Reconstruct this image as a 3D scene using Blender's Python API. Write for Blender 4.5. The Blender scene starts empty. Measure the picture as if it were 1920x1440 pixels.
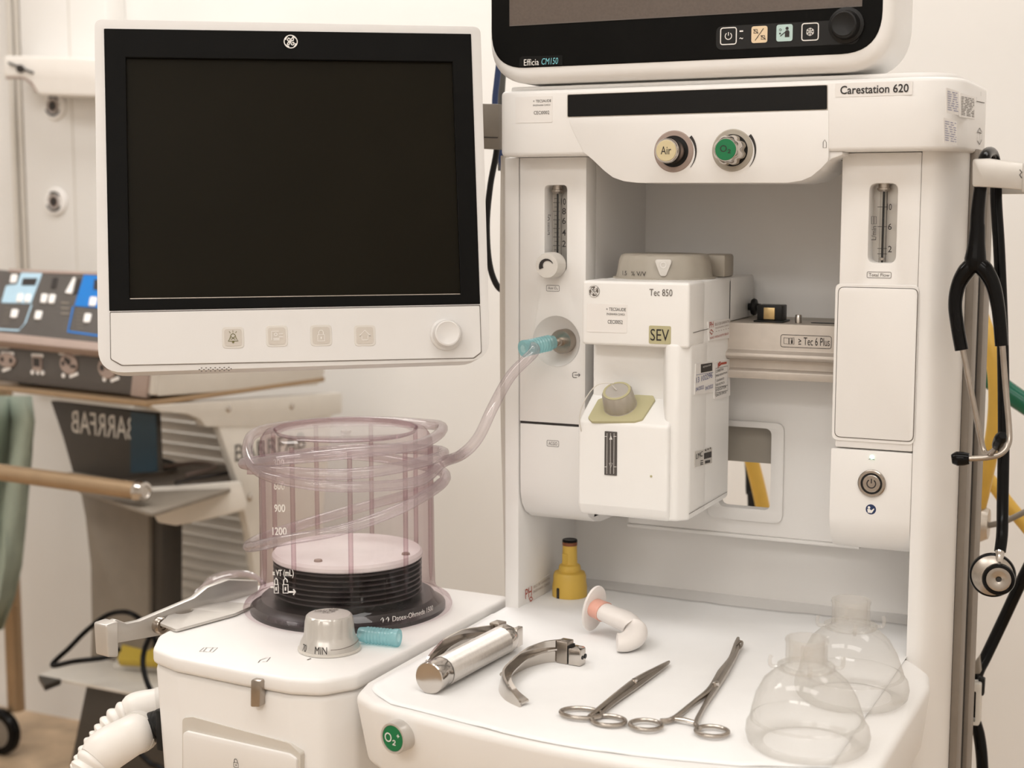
import bpy, bmesh, math, random
from mathutils import Vector, Matrix
from mathutils.geometry import tessellate_polygon
random.seed(7)
S = bpy.context.scene
COL = S.collection
X, Y, Z = Vector((1, 0, 0)), Vector((0, 1, 0)), Vector((0, 0, 1))

# ------------------------------------------------------------------ camera
FPX = 2800.0
CAM = Vector((0.673, -1.45, 1.28))
YAW, PIT = math.radians(25.2), math.radians(6.8)
FW = Vector((-math.sin(YAW) * math.cos(PIT), math.cos(YAW) * math.cos(PIT), -math.sin(PIT)))
RT = Vector((math.cos(YAW), math.sin(YAW), 0))
DN = FW.cross(RT)
cd = bpy.data.cameras.new('camera')
cam = bpy.data.objects.new('camera', cd)
COL.objects.link(cam)
cam.matrix_world = Matrix((RT, -DN, -FW)).transposed().to_4x4()
cam.location = CAM
cd.sensor_width = 36.0
cd.lens = FPX / 1920 * 36.0
cd.clip_start = 0.05
cd.dof.use_dof = True
cd.dof.focus_distance = 1.47
cd.dof.aperture_fstop = 6.3
S.camera = cam

# ------------------------------------------------------------------ world, lights, exposure
w = bpy.data.worlds.new('world')
S.world = w
w.use_nodes = True
w.node_tree.nodes['Background'].inputs[0].default_value = (1, 0.96, 0.92, 1)
w.node_tree.nodes['Background'].inputs[1].default_value = 0.05

LAMPS = [(-0.45, -1.05, 10), (0.95, -1.05, 10), (-2.0, -0.4, 19), (-0.95, 0.66, 21), (0.85, 0.62, 9), (-0.5, -2.92, 19), (0.95, -2.92, 19)]  # pairs behind machine and behind camera are added to lift wall and front light
def area(loc, sx, sy, power, col=(1, 0.985, 0.965)):
    l = bpy.data.lights.new('ceiling_lamp_light', 'AREA')
    l.shape = 'RECTANGLE'; l.size = sx; l.size_y = sy; l.energy = power; l.color = col
    o = bpy.data.objects.new('ceiling_lamp_light', l); COL.objects.link(o)
    o.location = loc
    return o
for lx, ly, pw_ in LAMPS:
    area((lx, ly, 2.725), 1.15, 0.55, pw_)
vs = S.view_settings
vs.view_transform = 'Standard'; vs.look = 'None'; vs.gamma = 1.0; vs.use_curve_mapping = False
vs.exposure = -0.32
S.cycles.transparent_max_bounces = 24

# ------------------------------------------------------------------ helpers
def at(u, v, ax, c):
    "the point of the plane ax = c that lies on the line of sight of photo pixel (u, v)"
    d = FW + RT * ((u - 960) / FPX) + DN * ((v - 720) / FPX)
    i = 'XYZ'.index(ax)
    return CAM + d * ((c - CAM[i]) / d[i])
def atd(u, v, d):
    return CAM + (FW + RT * ((u - 960) / FPX) + DN * ((v - 720) / FPX)) * d
def hz(v, x, y):
    "height of a point above plan position (x, y) seen on photo row v"
    k = (v - 720) / FPX
    p = Vector((x, y, 0)) - CAM
    # (p + z Z).DN = k (p + z Z).FW
    return (k * p.dot(FW) - p.dot(DN)) / (DN.z - k * FW.z)

class Fr:
    "a plane with origin o, axes ex, ey; heights are measured along its normal"
    def __init__(s, o, ex, ey):
        s.o = Vector(o); s.ex = Vector(ex).normalized(); s.n = s.ex.cross(Vector(ey)).normalized(); s.ey = s.n.cross(s.ex)
    def px(s, u, v):
        d = FW + RT * ((u - 960) / FPX) + DN * ((v - 720) / FPX)
        p = CAM + d * ((s.o - CAM).dot(s.n) / d.dot(s.n)) - s.o
        return (p.dot(s.ex), p.dot(s.ey))
    def pts(s, l): return [s.px(*q) for q in l]
    def w(s, a, b, h=0.0): return s.o + s.ex * a + s.ey * b + s.n * h
    def up(s, h): return Fr(s.w(0, 0, h), s.ex, s.ey)
def frY(y): return Fr((0, y, 0), X, Z)
def frX(x): return Fr((x, 0, 0), Y, Z)
def frZ(z): return Fr((0, 0, z), X, Y)

def ccw(p):
    a = sum(p[i][0] * p[(i + 1) % len(p)][1] - p[(i + 1) % len(p)][0] * p[i][1] for i in range(len(p)))
    return list(p) if a > 0 else list(reversed(p))
def fillet(pts, r, n=5):
    "round the corners of a polygon; r is one radius or one per corner"
    out = []; N = len(pts)
    for i in range(N):
        ri = r[i] if isinstance(r, (list, tuple)) else r
        p = Vector(pts[i]); a = Vector(pts[i - 1]) - p; b = Vector(pts[(i + 1) % N]) - p
        if ri <= 0: out.append(tuple(p)); continue
        ang = a.angle(b); t = min(ri / math.tan(ang / 2), a.length * 0.49, b.length * 0.49)
        p0, p1 = p + a.normalized() * t, p + b.normalized() * t
        for k in range(n + 1):
            s = k / n
            out.append(tuple(p0 * (1 - s) ** 2 + p * 2 * s * (1 - s) + p1 * s * s))
    return out
def rr(a0, b0, a1, b1, r, n=5):
    a0, a1 = min(a0, a1), max(a0, a1); b0, b1 = min(b0, b1), max(b0, b1)
    return fillet([(a0, b0), (a1, b0), (a1, b1), (a0, b1)], r, n)
def circ(a, b, r, n=32, r2=None):
    r2 = r2 or r
    return [(a + r * math.cos(2 * math.pi * k / n), b + r2 * math.sin(2 * math.pi * k / n)) for k in range(n)]
def prr(fr, u0, v0, u1, v1, r, n=5):
    "rounded rectangle on a plane, given by photo columns and rows read at its middle"
    um, vm = (u0 + u1) / 2, (v0 + v1) / 2
    return rr(fr.px(u0, vm)[0], fr.px(um, v1)[1], fr.px(u1, vm)[0], fr.px(um, v0)[1], r, n)
def spline(P, n=8, closed=False):
    P = [Vector(p) for p in P]
    out = []; N = len(P)
    for i in range(N if closed else N - 1):
        if closed: a, b, c, d = P[i - 1], P[i], P[(i + 1) % N], P[(i + 2) % N]
        else: a, b, c, d = P[max(i - 1, 0)], P[i], P[i + 1], P[min(i + 2, N - 1)]
        for k in range(n):
            t = k / n
            out.append(0.5 * ((2 * b) + (c - a) * t + (2 * a - 5 * b + 4 * c - d) * t * t + (3 * b - a - 3 * c + d) * t ** 3))
    if not closed: out.append(P[-1])
    return out

class MB:
    def __init__(s): s.v = []; s.f = []
    def add(s, vs, fs):
        k = len(s.v); s.v += [Vector(p) for p in vs]; s.f += [tuple(i + k for i in f) for f in fs]; return s
    def prism(s, fr, outline, h0, h1, bev=0.0, seg=2, holes=(), top=None, ang=35):
        outline = ccw(outline); holes = [list(reversed(ccw(h))) for h in holes]
        if h0 > h1: h0, h1 = h1, h0
        top_o = ccw(top) if top else outline
        loops = [outline] + holes; tl = [top_o] + holes
        bm = bmesh.new(); lo = []; hi = []
        for L, T in zip(loops, tl):
            lo.append([bm.verts.new(fr.w(p[0], p[1], h0)) for p in L])
            hi.append([bm.verts.new(fr.w(p[0], p[1], h1)) for p in T])
        for a, b in zip(lo, hi):
            n = len(a)
            for i in range(n):
                j = (i + 1) % n
                bm.faces.new((a[i], a[j], b[j], b[i]))
        if holes:
            fl = [v for l in lo for v in l]; fh = [v for l in hi for v in l]
            for t in tessellate_polygon([[Vector((p[0], p[1], 0)) for p in L] for L in loops]):
                q = [Vector((p[0], p[1])) for L in loops for p in L]
                a, b, c = [q[i] for i in t]
                if (b - a).cross(c - a) < 0: t = (t[0], t[2], t[1])
                try:
                    bm.faces.new([fh[i] for i in t]); bm.faces.new([fl[i] for i in reversed(t)])
                except ValueError: pass
        else:
            bm.faces.new(hi[0]); bm.faces.new(list(reversed(lo[0])))
        if bev > 0:
            bm.normal_update()
            es = [e for e in bm.edges if len(e.link_faces) == 2 and e.calc_face_angle(0) > math.radians(ang)]
            bmesh.ops.bevel(bm, geom=es, offset=bev, segments=seg, affect='EDGES', clamp_overlap=True, profile=0.5)
        bm.verts.index_update()
        s.add([v.co.copy() for v in bm.verts], [[v.index for v in f.verts] for f in bm.faces])
        bm.free(); return s
    def box(s, x0, x1, y0, y1, z0, z1, bev=0.0, seg=2):
        return s.prism(frZ(z0), [(x0, y0), (x1, y0), (x1, y1), (x0, y1)], 0, z1 - z0, bev, seg)
    def lathe(s, fr, a, b, prof, seg=40, sq=1.0, rmod=None):
        vs = []; fs = []; rings = []
        for r, h in prof:
            if r < 1e-6: rings.append([len(vs)]); vs.append(fr.w(a, b, h))
            else:
                rings.append(list(range(len(vs), len(vs) + seg)))
                for k in range(seg):
                    t = 2 * math.pi * k / seg
                    m = rmod(t, h) if rmod else 1.0
                    vs.append(fr.w(a + r * m * math.cos(t), b + r * m * sq * math.sin(t), h))
        for p, q in zip(rings, rings[1:]):
            for k in range(seg):
                j = (k + 1) % seg
                if len(p) == 1 and len(q) == 1: continue
                if len(p) == 1: fs.append((p[0], q[j], q[k]))
                elif len(q) == 1: fs.append((p[k], p[j], q[0]))
                else: fs.append((p[k], p[j], q[j], q[k]))
        return s.add(vs, fs)
    def tube(s, P, r, seg=10, n=8, closed=False, smooth=True, flat=1.0, caps=True, up=None):
        P = [Vector(p) for p in P]
        N0 = len(P)
        Q = spline(P, n, closed) if smooth and len(P) > 2 else P
        if isinstance(r, (list, tuple)):
            R = []
            for i in range(len(Q)):
                t = i / max(1, len(Q) - (0 if closed else 1)) * (N0 if closed else N0 - 1)
                k = int(t); fr_ = t - k
                R.append(r[k % len(r)] * (1 - fr_) + r[min(k + 1, len(r) - 1)] * fr_)
        else: R = [r] * len(Q)
        M = len(Q); T = []
        for i in range(M):
            a = Q[i - 1] if (closed or i) else Q[0]; b = Q[(i + 1) % M] if (closed or i < M - 1) else Q[-1]
            T.append((b - a).normalized())
        nrm = up.copy() if up else T[0].orthogonal()
        vs = []; fs = []
        for i in range(M):
            if up: nrm = up - T[i] * up.dot(T[i])
            else: nrm = nrm - T[i] * nrm.dot(T[i])
            nrm.normalize(); bn = T[i].cross(nrm)
            for k in range(seg):
                t = 2 * math.pi * k / seg
                vs.append(Q[i] + nrm * (R[i] * math.cos(t)) + bn * (R[i] * flat * math.sin(t)))
        for i in range(M if closed else M - 1):
            j = (i + 1) % M
            for k in range(seg):
                l = (k + 1) % seg
                fs.append((i * seg + k, i * seg + l, j * seg + l, j * seg + k))
        if caps and not closed:
            fs.append(tuple(reversed(range(seg)))); fs.append(tuple(range((M - 1) * seg, M * seg)))
        return s.add(vs, fs)
    def sweep(s, P, secs):
        "loft: secs is a list (one per point) of point lists already in world space"
        m = len(secs[0]); vs = [p for c in secs for p in c]; fs = []
        for i in range(len(secs) - 1):
            for k in range(m):
                l = (k + 1) % m
                fs.append((i * m + k, i * m + l, (i + 1) * m + l, (i + 1) * m + k))
        fs.append(tuple(reversed(range(m)))); fs.append(tuple(range((len(secs) - 1) * m, len(secs) * m)))
        return s.add(vs, fs)
    def text(s, fr, txt, u0, v0, u1, v1, h=0.0006, rot=0, mirror=False, local=None, shear=0.0, fn=None, bold=0.0):
        "lettering fitted into the box between two photo pixels on a plane (or into local = a0, b0, a1, b1)"
        V, Fc = text_mesh(txt, bold)
        if mirror: V = [(-a, b) for a, b in V]
        if rot == 90: V = [(-b, a) for a, b in V]
        if shear: V = [(a + b * shear, b) for a, b in V]
        lo = (min(a for a, b in V), min(b for a, b in V)); hi = (max(a for a, b in V), max(b for a, b in V))
        if local: a0, b0, a1, b1 = local
        else:
            um, vm = (u0 + u1) / 2, (v0 + v1) / 2
            a0, a1, b0, b1 = fr.px(u0, vm)[0], fr.px(u1, vm)[0], fr.px(um, v1)[1], fr.px(um, v0)[1]
        sx = (a1 - a0) / max(1e-6, hi[0] - lo[0]); sy = (b1 - b0) / max(1e-6, hi[1] - lo[1])
        W = [(a0 + (a - lo[0]) * sx, b0 + (b - lo[1]) * sy) for a, b in V]
        return s.add([fn(a, b) if fn else fr.w(a, b, h) for a, b in W], Fc)
    def line(s, fr, P, wd, h=0.0006, closed=False):
        "a flat printed line on a plane through local points"
        P = [Vector(p) for p in P]; M = len(P); vs = []; fs = []
        for i in range(M):
            a = P[i - 1] if (closed or i) else P[0]; b = P[(i + 1) % M] if (closed or i < M - 1) else P[-1]
            t = (b - a); t = t.normalized() if t.length else Vector((1, 0)); nn = Vector((-t.y, t.x)) * wd / 2
            vs += [fr.w(*(P[i] - nn), h), fr.w(*(P[i] + nn), h)]
        for i in range(M if closed else M - 1):
            j = (i + 1) % M
            fs.append((2 * i, 2 * j, 2 * j + 1, 2 * i + 1))
        return s.add(vs, fs)
    def face(s, fr, outline, h=0.0006):
        o = ccw(outline)
        return s.add([fr.w(p[0], p[1], h) for p in o], [tuple(range(len(o)))])

_tc = {}
def text_mesh(t, bold=0.0):
    key = (t, bold)
    if key not in _tc:
        c = bpy.data.curves.new('lettering', 'FONT'); c.body = t; c.resolution_u = 3; c.offset = bold
        o = bpy.data.objects.new('lettering', c); COL.objects.link(o)
        bpy.context.view_layer.update()
        m = o.evaluated_get(bpy.context.evaluated_depsgraph_get()).to_mesh()
        _tc[key] = ([(v.co.x, v.co.y) for v in m.vertices], [tuple(p.vertices) for p in m.polygons])
        bpy.data.objects.remove(o); bpy.data.curves.remove(c)
    return _tc[key]

ROOT = {}
def thing(name, label, cat, loc, group=None):
    o = bpy.data.objects.new(name, None); COL.objects.link(o)
    o.empty_display_size = 0.05; o.location = Vector(loc)
    o['label'] = label; o['category'] = cat
    if group: o['group'] = group
    ROOT[o] = Vector(loc)
    return o
def obj(name, mb, m, parent=None, smooth=35, label=None, kind=None):
    base = Vector((0, 0, 0))
    if parent is not None: base = ROOT[parent]
    else:
        lo = [min(p[i] for p in mb.v) for i in range(3)]; hi = [max(p[i] for p in mb.v) for i in range(3)]
        base = Vector(((lo[0] + hi[0]) / 2, (lo[1] + hi[1]) / 2, lo[2]))
    me = bpy.data.meshes.new(name)
    me.from_pydata([p - base for p in mb.v], [], mb.f)
    bm = bmesh.new(); bm.from_mesh(me); 
    if smooth is not None and len(bm.faces) > 1 and name not in ('lettering', 'print'): bmesh.ops.recalc_face_normals(bm, faces=bm.faces)
    bm.to_mesh(me); bm.free()
    if smooth:
        me.polygons.foreach_set('use_smooth', [True] * len(me.polygons))
        me.set_sharp_from_angle(angle=math.radians(smooth))
    me.materials.append(m)
    o = bpy.data.objects.new(name, me); COL.objects.link(o)
    if parent is not None: o.parent = parent
    else: o.location = base
    ROOT[o] = base
    if label: o['label'] = label
    if kind: o['kind'] = kind
    return o
def tag(o, label, cat, group=None):
    o['label'] = label; o['category'] = cat
    if group: o['group'] = group
    return o
def struct(name, mb, m, parent=None):
    o = obj(name, mb, m, parent)
    o['kind'] = 'structure'
    return o

# ------------------------------------------------------------------ materials
MAT = {}
def mat(name, col, rough=0.45, metal=0.0, noise=0.03, scale=30.0, bump=0.0, bscale=200.0, coat=0.0, spec=0.5, emit=None, aniso=0.0):
    m = bpy.data.materials.new(name); m.use_nodes = True; MAT[name] = m
    nt = m.node_tree; N = nt.nodes; L = nt.links; p = N['Principled BSDF']
    tc = N.new('ShaderNodeTexCoord'); nz = N.new('ShaderNodeTexNoise'); nz.inputs['Scale'].default_value = scale; nz.inputs['Detail'].default_value = 3
    L.new(tc.outputs['Object'], nz.inputs['Vector'])
    cr = N.new('ShaderNodeValToRGB'); L.new(nz.outputs['Fac'], cr.inputs['Fac'])
    cr.color_ramp.elements[0].position = 0.3; cr.color_ramp.elements[1].position = 0.7
    cr.color_ramp.elements[0].color = tuple(max(0, c * (1 - noise)) for c in col) + (1,)
    cr.color_ramp.elements[1].color = tuple(min(1, c * (1 + noise)) for c in col) + (1,)
    L.new(cr.outputs['Color'], p.inputs['Base Color'])
    p.inputs['Roughness'].default_value = rough; p.inputs['Metallic'].default_value = metal
    p.inputs['Specular IOR Level'].default_value = spec
    p.inputs['Coat Weight'].default_value = coat; p.inputs['Coat Roughness'].default_value = 0.1
    p.inputs['Anisotropic'].default_value = aniso
    if emit:
        p.inputs['Emission Color'].default_value = tuple(emit[0]) + (1,); p.inputs['Emission Strength'].default_value = emit[1]
    if bump:
        n2 = N.new('ShaderNodeTexNoise'); n2.inputs['Scale'].default_value = bscale; L.new(tc.outputs['Object'], n2.inputs['Vector'])
        b = N.new('ShaderNodeBump'); b.inputs['Strength'].default_value = bump; b.inputs['Distance'].default_value = 0.001
        L.new(n2.outputs['Fac'], b.inputs['Height']); L.new(b.outputs['Normal'], p.inputs['Normal'])
    return m
def clear(name, tint, edge, gloss=1.0, rough=0.05, base=0.04, milk=0.0, milkcol=(1, 1, 1)):
    "thin clear plastic: see-through with tint, darker at grazing angles, with a sharp surface reflection"
    m = bpy.data.materials.new(name); m.use_nodes = True; MAT[name] = m
    nt = m.node_tree; N = nt.nodes; L = nt.links
    for n in list(N): N.remove(n)
    out = N.new('ShaderNodeOutputMaterial')
    lw = N.new('ShaderNodeLayerWeight'); lw.inputs['Blend'].default_value = 0.25
    mixc = N.new('ShaderNodeMix'); mixc.data_type = 'RGBA'
    L.new(lw.outputs['Facing'], mixc.inputs[0])
    mixc.inputs[6].default_value = tuple(tint) + (1,); mixc.inputs[7].default_value = tuple(edge) + (1,)
    tr = N.new('ShaderNodeBsdfTransparent'); L.new(mixc.outputs[2], tr.inputs['Color'])
    gl = N.new('ShaderNodeBsdfGlossy'); gl.inputs['Roughness'].default_value = rough
    lw2 = N.new('ShaderNodeLayerWeight'); lw2.inputs['Blend'].default_value = 0.5
    pw = N.new('ShaderNodeMath'); pw.operation = 'POWER'; pw.inputs[1].default_value = 3.5
    L.new(lw2.outputs['Facing'], pw.inputs[0])
    mul = N.new('ShaderNodeMath'); mul.operation = 'MULTIPLY_ADD'; mul.use_clamp = True
    mul.inputs[1].default_value = gloss; mul.inputs[2].default_value = base
    L.new(pw.outputs[0], mul.inputs[0])
    a = tr.outputs['BSDF']
    if milk:
        df = N.new('ShaderNodeBsdfDiffuse'); df.inputs['Color'].default_value = tuple(milkcol) + (1,)
        tl = N.new('ShaderNodeBsdfTranslucent'); tl.inputs['Color'].default_value = tuple(milkcol) + (1,)
        am = N.new('ShaderNodeMixShader'); am.inputs['Fac'].default_value = 0.5
        L.new(df.outputs[0], am.inputs[1]); L.new(tl.outputs[0], am.inputs[2])
        m1 = N.new('ShaderNodeMixShader'); m1.inputs['Fac'].default_value = milk
        L.new(a, m1.inputs[1]); L.new(am.outputs[0], m1.inputs[2]); a = m1.outputs[0]
    ms = N.new('ShaderNodeMixShader')
    L.new(mul.outputs[0], ms.inputs['Fac']); L.new(a, ms.inputs[1]); L.new(gl.outputs['BSDF'], ms.inputs[2])
    L.new(ms.outputs[0], out.inputs['Surface'])
    return m
WHITE = mat('white_plastic', (0.87, 0.85, 0.825), 0.38, noise=0.015, scale=8)
WHITE2 = mat('cool_white_plastic', (0.87, 0.845, 0.815), 0.42, noise=0.015, scale=8, bump=0.05, bscale=900)
VWHITE = mat('vaporizer_plastic', (0.90, 0.885, 0.86), 0.36, noise=0.01, scale=8)
DWHITE = mat('display_plastic', (0.74, 0.72, 0.70), 0.4, noise=0.015, scale=8)
GROOVE = mat('seam_grey', (0.22, 0.19, 0.165), 0.7)
WALL = mat('painted_wall', (0.82, 0.80, 0.77), 0.7, noise=0.02, scale=3, bump=0.05, bscale=120)
CEIL = mat('ceiling_paint', (0.86, 0.85, 0.83), 0.8)
FLOOR = mat('tan_floor', (0.50, 0.365, 0.24), 0.5, noise=0.22, scale=14, bump=0.05)
BLACK = mat('black_bezel', (0.006, 0.0057, 0.0052), 0.42, noise=0.1, bump=0.08, bscale=1500, spec=0.06)
SCREEN = mat('dark_screen', (0.0115, 0.0095, 0.0058), 0.35, noise=0.15, scale=4, bump=0.02, bscale=2500, spec=0.05)
SCREEN2 = mat('grey_screen', (0.115, 0.088, 0.072), 0.34, noise=0.08, scale=400)
GLOSSB = mat('gloss_black', (0.004, 0.004, 0.004), 0.12, noise=0.1, spec=0.25)
INK = mat('black_ink', (0.025, 0.02, 0.018), 0.6)
INKG = mat('grey_ink', (0.13, 0.11, 0.095), 0.6)
INKW = mat('white_ink', (0.85, 0.82, 0.78), 0.5)
INKT = mat('teal_ink', (0.20, 0.55, 0.62), 0.5)
INKR = mat('red_ink', (0.45, 0.06, 0.03), 0.5)
INKB = mat('blue_ink', (0.12, 0.13, 0.30), 0.5)
PAPER = mat('sticker_paper', (0.86, 0.83, 0.80), 0.5, noise=0.01)
KEYG = mat('key_grey', (0.60, 0.55, 0.49), 0.5)
KEYE = mat('key_rim', (0.70, 0.665, 0.615), 0.45)
CREAM = mat('cream_cap', (0.66, 0.56, 0.34), 0.45)
GREEN = mat('green_cap', (0.0, 0.17, 0.055), 0.35)
KHAKI = mat('khaki_plate', (0.50, 0.46, 0.27), 0.5)
GREYP = mat('grey_plastic', (0.40, 0.36, 0.30), 0.45, noise=0.04)
CHROME = mat('chrome', (0.58, 0.54, 0.50), 0.13, 1.0, noise=0.03)
STEEL = mat('brushed_steel', (0.42, 0.375, 0.33), 0.26, 1.0, noise=0.08, scale=60)
ALU = mat('satin_aluminium', (0.60, 0.55, 0.49), 0.36, 0.9, noise=0.05, scale=80)
SRAIL = mat('side_rail_metal', (0.25, 0.215, 0.18), 0.5, 0.2, noise=0.04, scale=80)
RAILM = mat('rail_aluminium', (0.54, 0.48, 0.42), 0.45, 0.35, noise=0.04, scale=80)
SILVERP = mat('silver_plastic', (0.60, 0.57, 0.53), 0.32, 0.45, noise=0.03)
RUBBER = mat('black_rubber', (0.004, 0.0037, 0.0036), 0.16, noise=0.1, spec=0.15)
DARK = mat('dark_plastic', (0.012, 0.0115, 0.011), 0.4, noise=0.1, spec=0.25)
BRASS = mat('brass', (0.62, 0.45, 0.22), 0.3, 0.8)
YELLOW = mat('yellow_plastic', (0.66, 0.43, 0.075), 0.42, noise=0.04)
YHOSE = mat('yellow_hose', (0.68, 0.42, 0.07), 0.4, noise=0.06)
GHOSE = mat('green_hose', (0.0, 0.12, 0.07), 0.25, noise=0.05)
BLUEC = mat('navy_cable', (0.012, 0.03, 0.10), 0.4)
GREYC = mat('grey_cable', (0.10, 0.095, 0.085), 0.5)
DOME = clear('tinted_dome_plastic', (0.99, 0.972, 0.977), (0.68, 0.54, 0.58), 0.45, 0.03, 0.035)
RIBM = clear('tinted_rib_plastic', (0.90, 0.83, 0.85), (0.56, 0.44, 0.47), 0.3, 0.05, 0.03)
TUBEM = clear('clear_tube_plastic', (0.975, 0.955, 0.962), (0.62, 0.53, 0.55), 0.5, 0.05, 0.06, 0.16, (0.9, 0.87, 0.87))
MASKM = clear('clear_mask_plastic', (0.985, 0.982, 0.977), (0.84, 0.83, 0.81), 0.35, 0.07, 0.04, 0.17, (0.9, 0.88, 0.85))
GLASS = clear('clear_glass', (0.95, 0.95, 0.94), (0.6, 0.58, 0.55), 0.4, 0.03, 0.03)
TEAL = clear('teal_connector_plastic', (0.62, 0.86, 0.89), (0.34, 0.66, 0.72), 0.3, 0.15, 0.05, 0.5, (0.50, 0.78, 0.81))
AIRWAY = mat('milky_airway_plastic', (0.83, 0.78, 0.74), 0.35, noise=0.01)
PINK = mat('pink_airway_insert', (0.80, 0.42, 0.33), 0.4)
DRAPE = mat('white_paper_drape', (0.94, 0.935, 0.925), 0.75, noise=0.01, bump=0.08, bscale=60)
HOSEW = mat('white_hose_plastic', (0.84, 0.80, 0.75), 0.35, noise=0.01)
SLATE = mat('slate_panel', (0.085, 0.075, 0.068), 0.5, noise=0.05)
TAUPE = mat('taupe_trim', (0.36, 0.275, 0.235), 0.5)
SLATW = mat('slat_white', (0.84, 0.81, 0.76), 0.4, noise=0.02)
CARTW = mat('cart_enamel', (0.66, 0.62, 0.56), 0.45, noise=0.02)
CARTD = mat('cart_dark_and_shaded', (0.04, 0.033, 0.026), 0.5, noise=0.06)  # dark enamel, also the painted-in shade of the left plate
CARTG = mat('cart_grey_enamel', (0.215, 0.185, 0.15), 0.5, noise=0.05)
BLUEP = mat('blue_print', (0.0, 0.17, 0.55), 0.45)
LBLUE = mat('pale_blue_print', (0.42, 0.60, 0.72), 0.45)
BRONZE = mat('bronze_bar', (0.38, 0.265, 0.16), 0.35, 0.5, noise=0.05)
GREENC = mat('green_drape_cloth', (0.33, 0.38, 0.31), 0.8, noise=0.15, scale=12)
TEALD = mat('dark_teal', (0.0, 0.028, 0.05), 0.4)
LAMPM = mat('lamp_diffuser', (0.9, 0.88, 0.85), 0.5, emit=((1, 0.96, 0.92), 1.5))
LEDM = mat('green_led', (0.4, 0.9, 0.6), 0.3, emit=((0.6, 1.0, 0.8), 1.5))

# ================================================================== THE ROOM
RX0, RX1, RY0, RY1, RZ = -3.3, 2.1, -3.3, 1.36, 2.8
struct('floor', MB().box(RX0 - .1, RX1 + .1, RY0 - .1, RY1 + .1, -.05, 0), FLOOR)
struct('ceiling', MB().box(RX0 - .1, RX1 + .1, RY0 - .1, RY1 + .1, RZ, RZ + .05), CEIL)
struct('wall_back', MB().box(RX0 - .1, RX1 + .1, RY1, RY1 + .1, 0, RZ), WALL)
struct('wall_front', MB().box(RX0 - .1, RX1 + .1, RY0 - .1, RY0, 0, RZ), mat('pale_wall', (0.84, 0.82, 0.79), 0.7, noise=0.03, scale=3))
struct('wall_left', MB().box(RX0 - .1, RX0, RY0, RY1, 0, RZ), WALL)
struct('wall_right', MB().box(RX1, RX1 + .1, RY0, RY1, 0, RZ), WALL)
LW = ['above the table', 'right of the machine', 'over the cart', 'added behind the machine to brighten the wall, bellows side', 'added behind the machine to brighten the wall, right side', 'added behind the camera as front fill, left one', 'added behind the camera as front fill, right one']
for (lx, ly, pw_), wh in zip(LAMPS, LW):
    t = thing('ceiling_lamp', 'flat rectangular white ceiling light ' + wh, 'lamp', (lx, ly, 2.74), 'ceiling lights')
    obj('frame', MB().prism(frZ(2.74), rr(lx - .62, ly - .32, lx + .62, ly + .32, .01), 0, .06, holes=[rr(lx - .585, ly - .285, lx + .585, ly + .285, .01)]), CARTW, t)
    obj('diffuser', MB().box(lx - .585, lx + .585, ly - .285, ly + .285, 2.75, 2.756), LAMPM, t)

# ================================================================== ANAESTHESIA MACHINE
TOP = 0.84
mach = thing('anesthesia_machine', 'large white anaesthesia machine with gas control header, side columns and worktop', 'medical machine', (0.2, 0.1, 0))
FC, FH = frY(0.0), frY(-0.03)

# --- header
xl, xr = FH.px(938, 230)[0], 0.455
hb = MB().prism(frZ(1.331), fillet([(xl, -.03), (xr, -.03), (xr, .152), (xl, .152)], [.006, .052, .02, .006], 8), 0, .067, .005, 3)
header = obj('header_housing', hb, WHITE, mach)
belly = FH.pts([(1066, 221), (1072, 240), (1094, 285), (1112, 300), (1134, 321), (1150, 333), (1170, 340), (1195, 343), (1478, 343), (1503, 339), (1522, 331), (1540, 316), (1553, 302), (1554, 290), (1554, 207)])
obj('header_belly', MB().prism(FH, belly, -.10, .0009, .0007, 2), WHITE, header)
bt = FH.pts([(1536, 322), (1545, 308), (1557, 298), (1578, 290), (1578, 284), (1540, 284)])
obj('belly_fairing', MB().prism(FH, bt, -.09, -.004, .001, 2), WHITE, header)
tray = MB().prism(frZ(1.398), fillet([(xl + .006, -.022), (xr - .01, -.022), (xr - .01, .146), (xl + .006, .146)], [.01, .05, .02, .006], 8), 0, .0045, .0015, 2)
obj('top_tray', tray, WHITE, header)
sd = FH.pts([(1065, 178), (1551, 160), (1551, 205), (1065, 219)])
strip = obj('display_strip', MB().prism(FH, fillet(sd, .0012, 2), -.002, .0012, .0004, 1), GLOSSB, header)
obj('display_bezel', MB().prism(FH, fillet(FH.pts([(1064, 177), (1552, 159), (1552, 206), (1064, 220)]), .001, 2), -.002, .0006), GREYP, header)
lt = MB().text(FH, 'Carestation 620', 1576, 159, 1704, 175, .0009, bold=.014)
_o = obj('lettering', lt, INK, header)
obj('name_label', MB().prism(FH, prr(FH, 1566, 154, 1711, 180, .001, 2), 0, .0004), PAPER, header)
def qr_label(u0, v0, u1, v1, fr, code, parent):
    "white asset sticker with its lettering"
    a = obj('asset_sticker', MB().prism(fr, prr(fr, u0, v0, u1, v1, .001, 2), 0, .0005), PAPER, parent)
    w_, h_ = u1 - u0, v1 - v0
    m = MB()
    m.text(fr, '+ TECSAUDE', u0 + .48 * w_, v0 + .12 * h_, u0 + .97 * w_, v0 + .22 * h_, .0008)
    m.text(fr, 'ENGENHARIA CLINICA', u0 + .48 * w_, v0 + .30 * h_, u0 + .95 * w_, v0 + .36 * h_, .0008)
    m.text(fr, code, u0 + .50 * w_, v0 + .55 * h_, u0 + .92 * w_, v0 + .68 * h_, .0008)
    p = mach if parent in (header,) else parent
    obj('lettering', m, INK, p)
qr_label(967, 181, 1036, 230, FH, 'CECI0002', header)
obj('print', MB().line(FH, FH.pts([(1544, 277), (1544, 267), (1547, 262), (1550, 267), (1550, 277)]), .0005, .0014, True), INKG, header)

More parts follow.
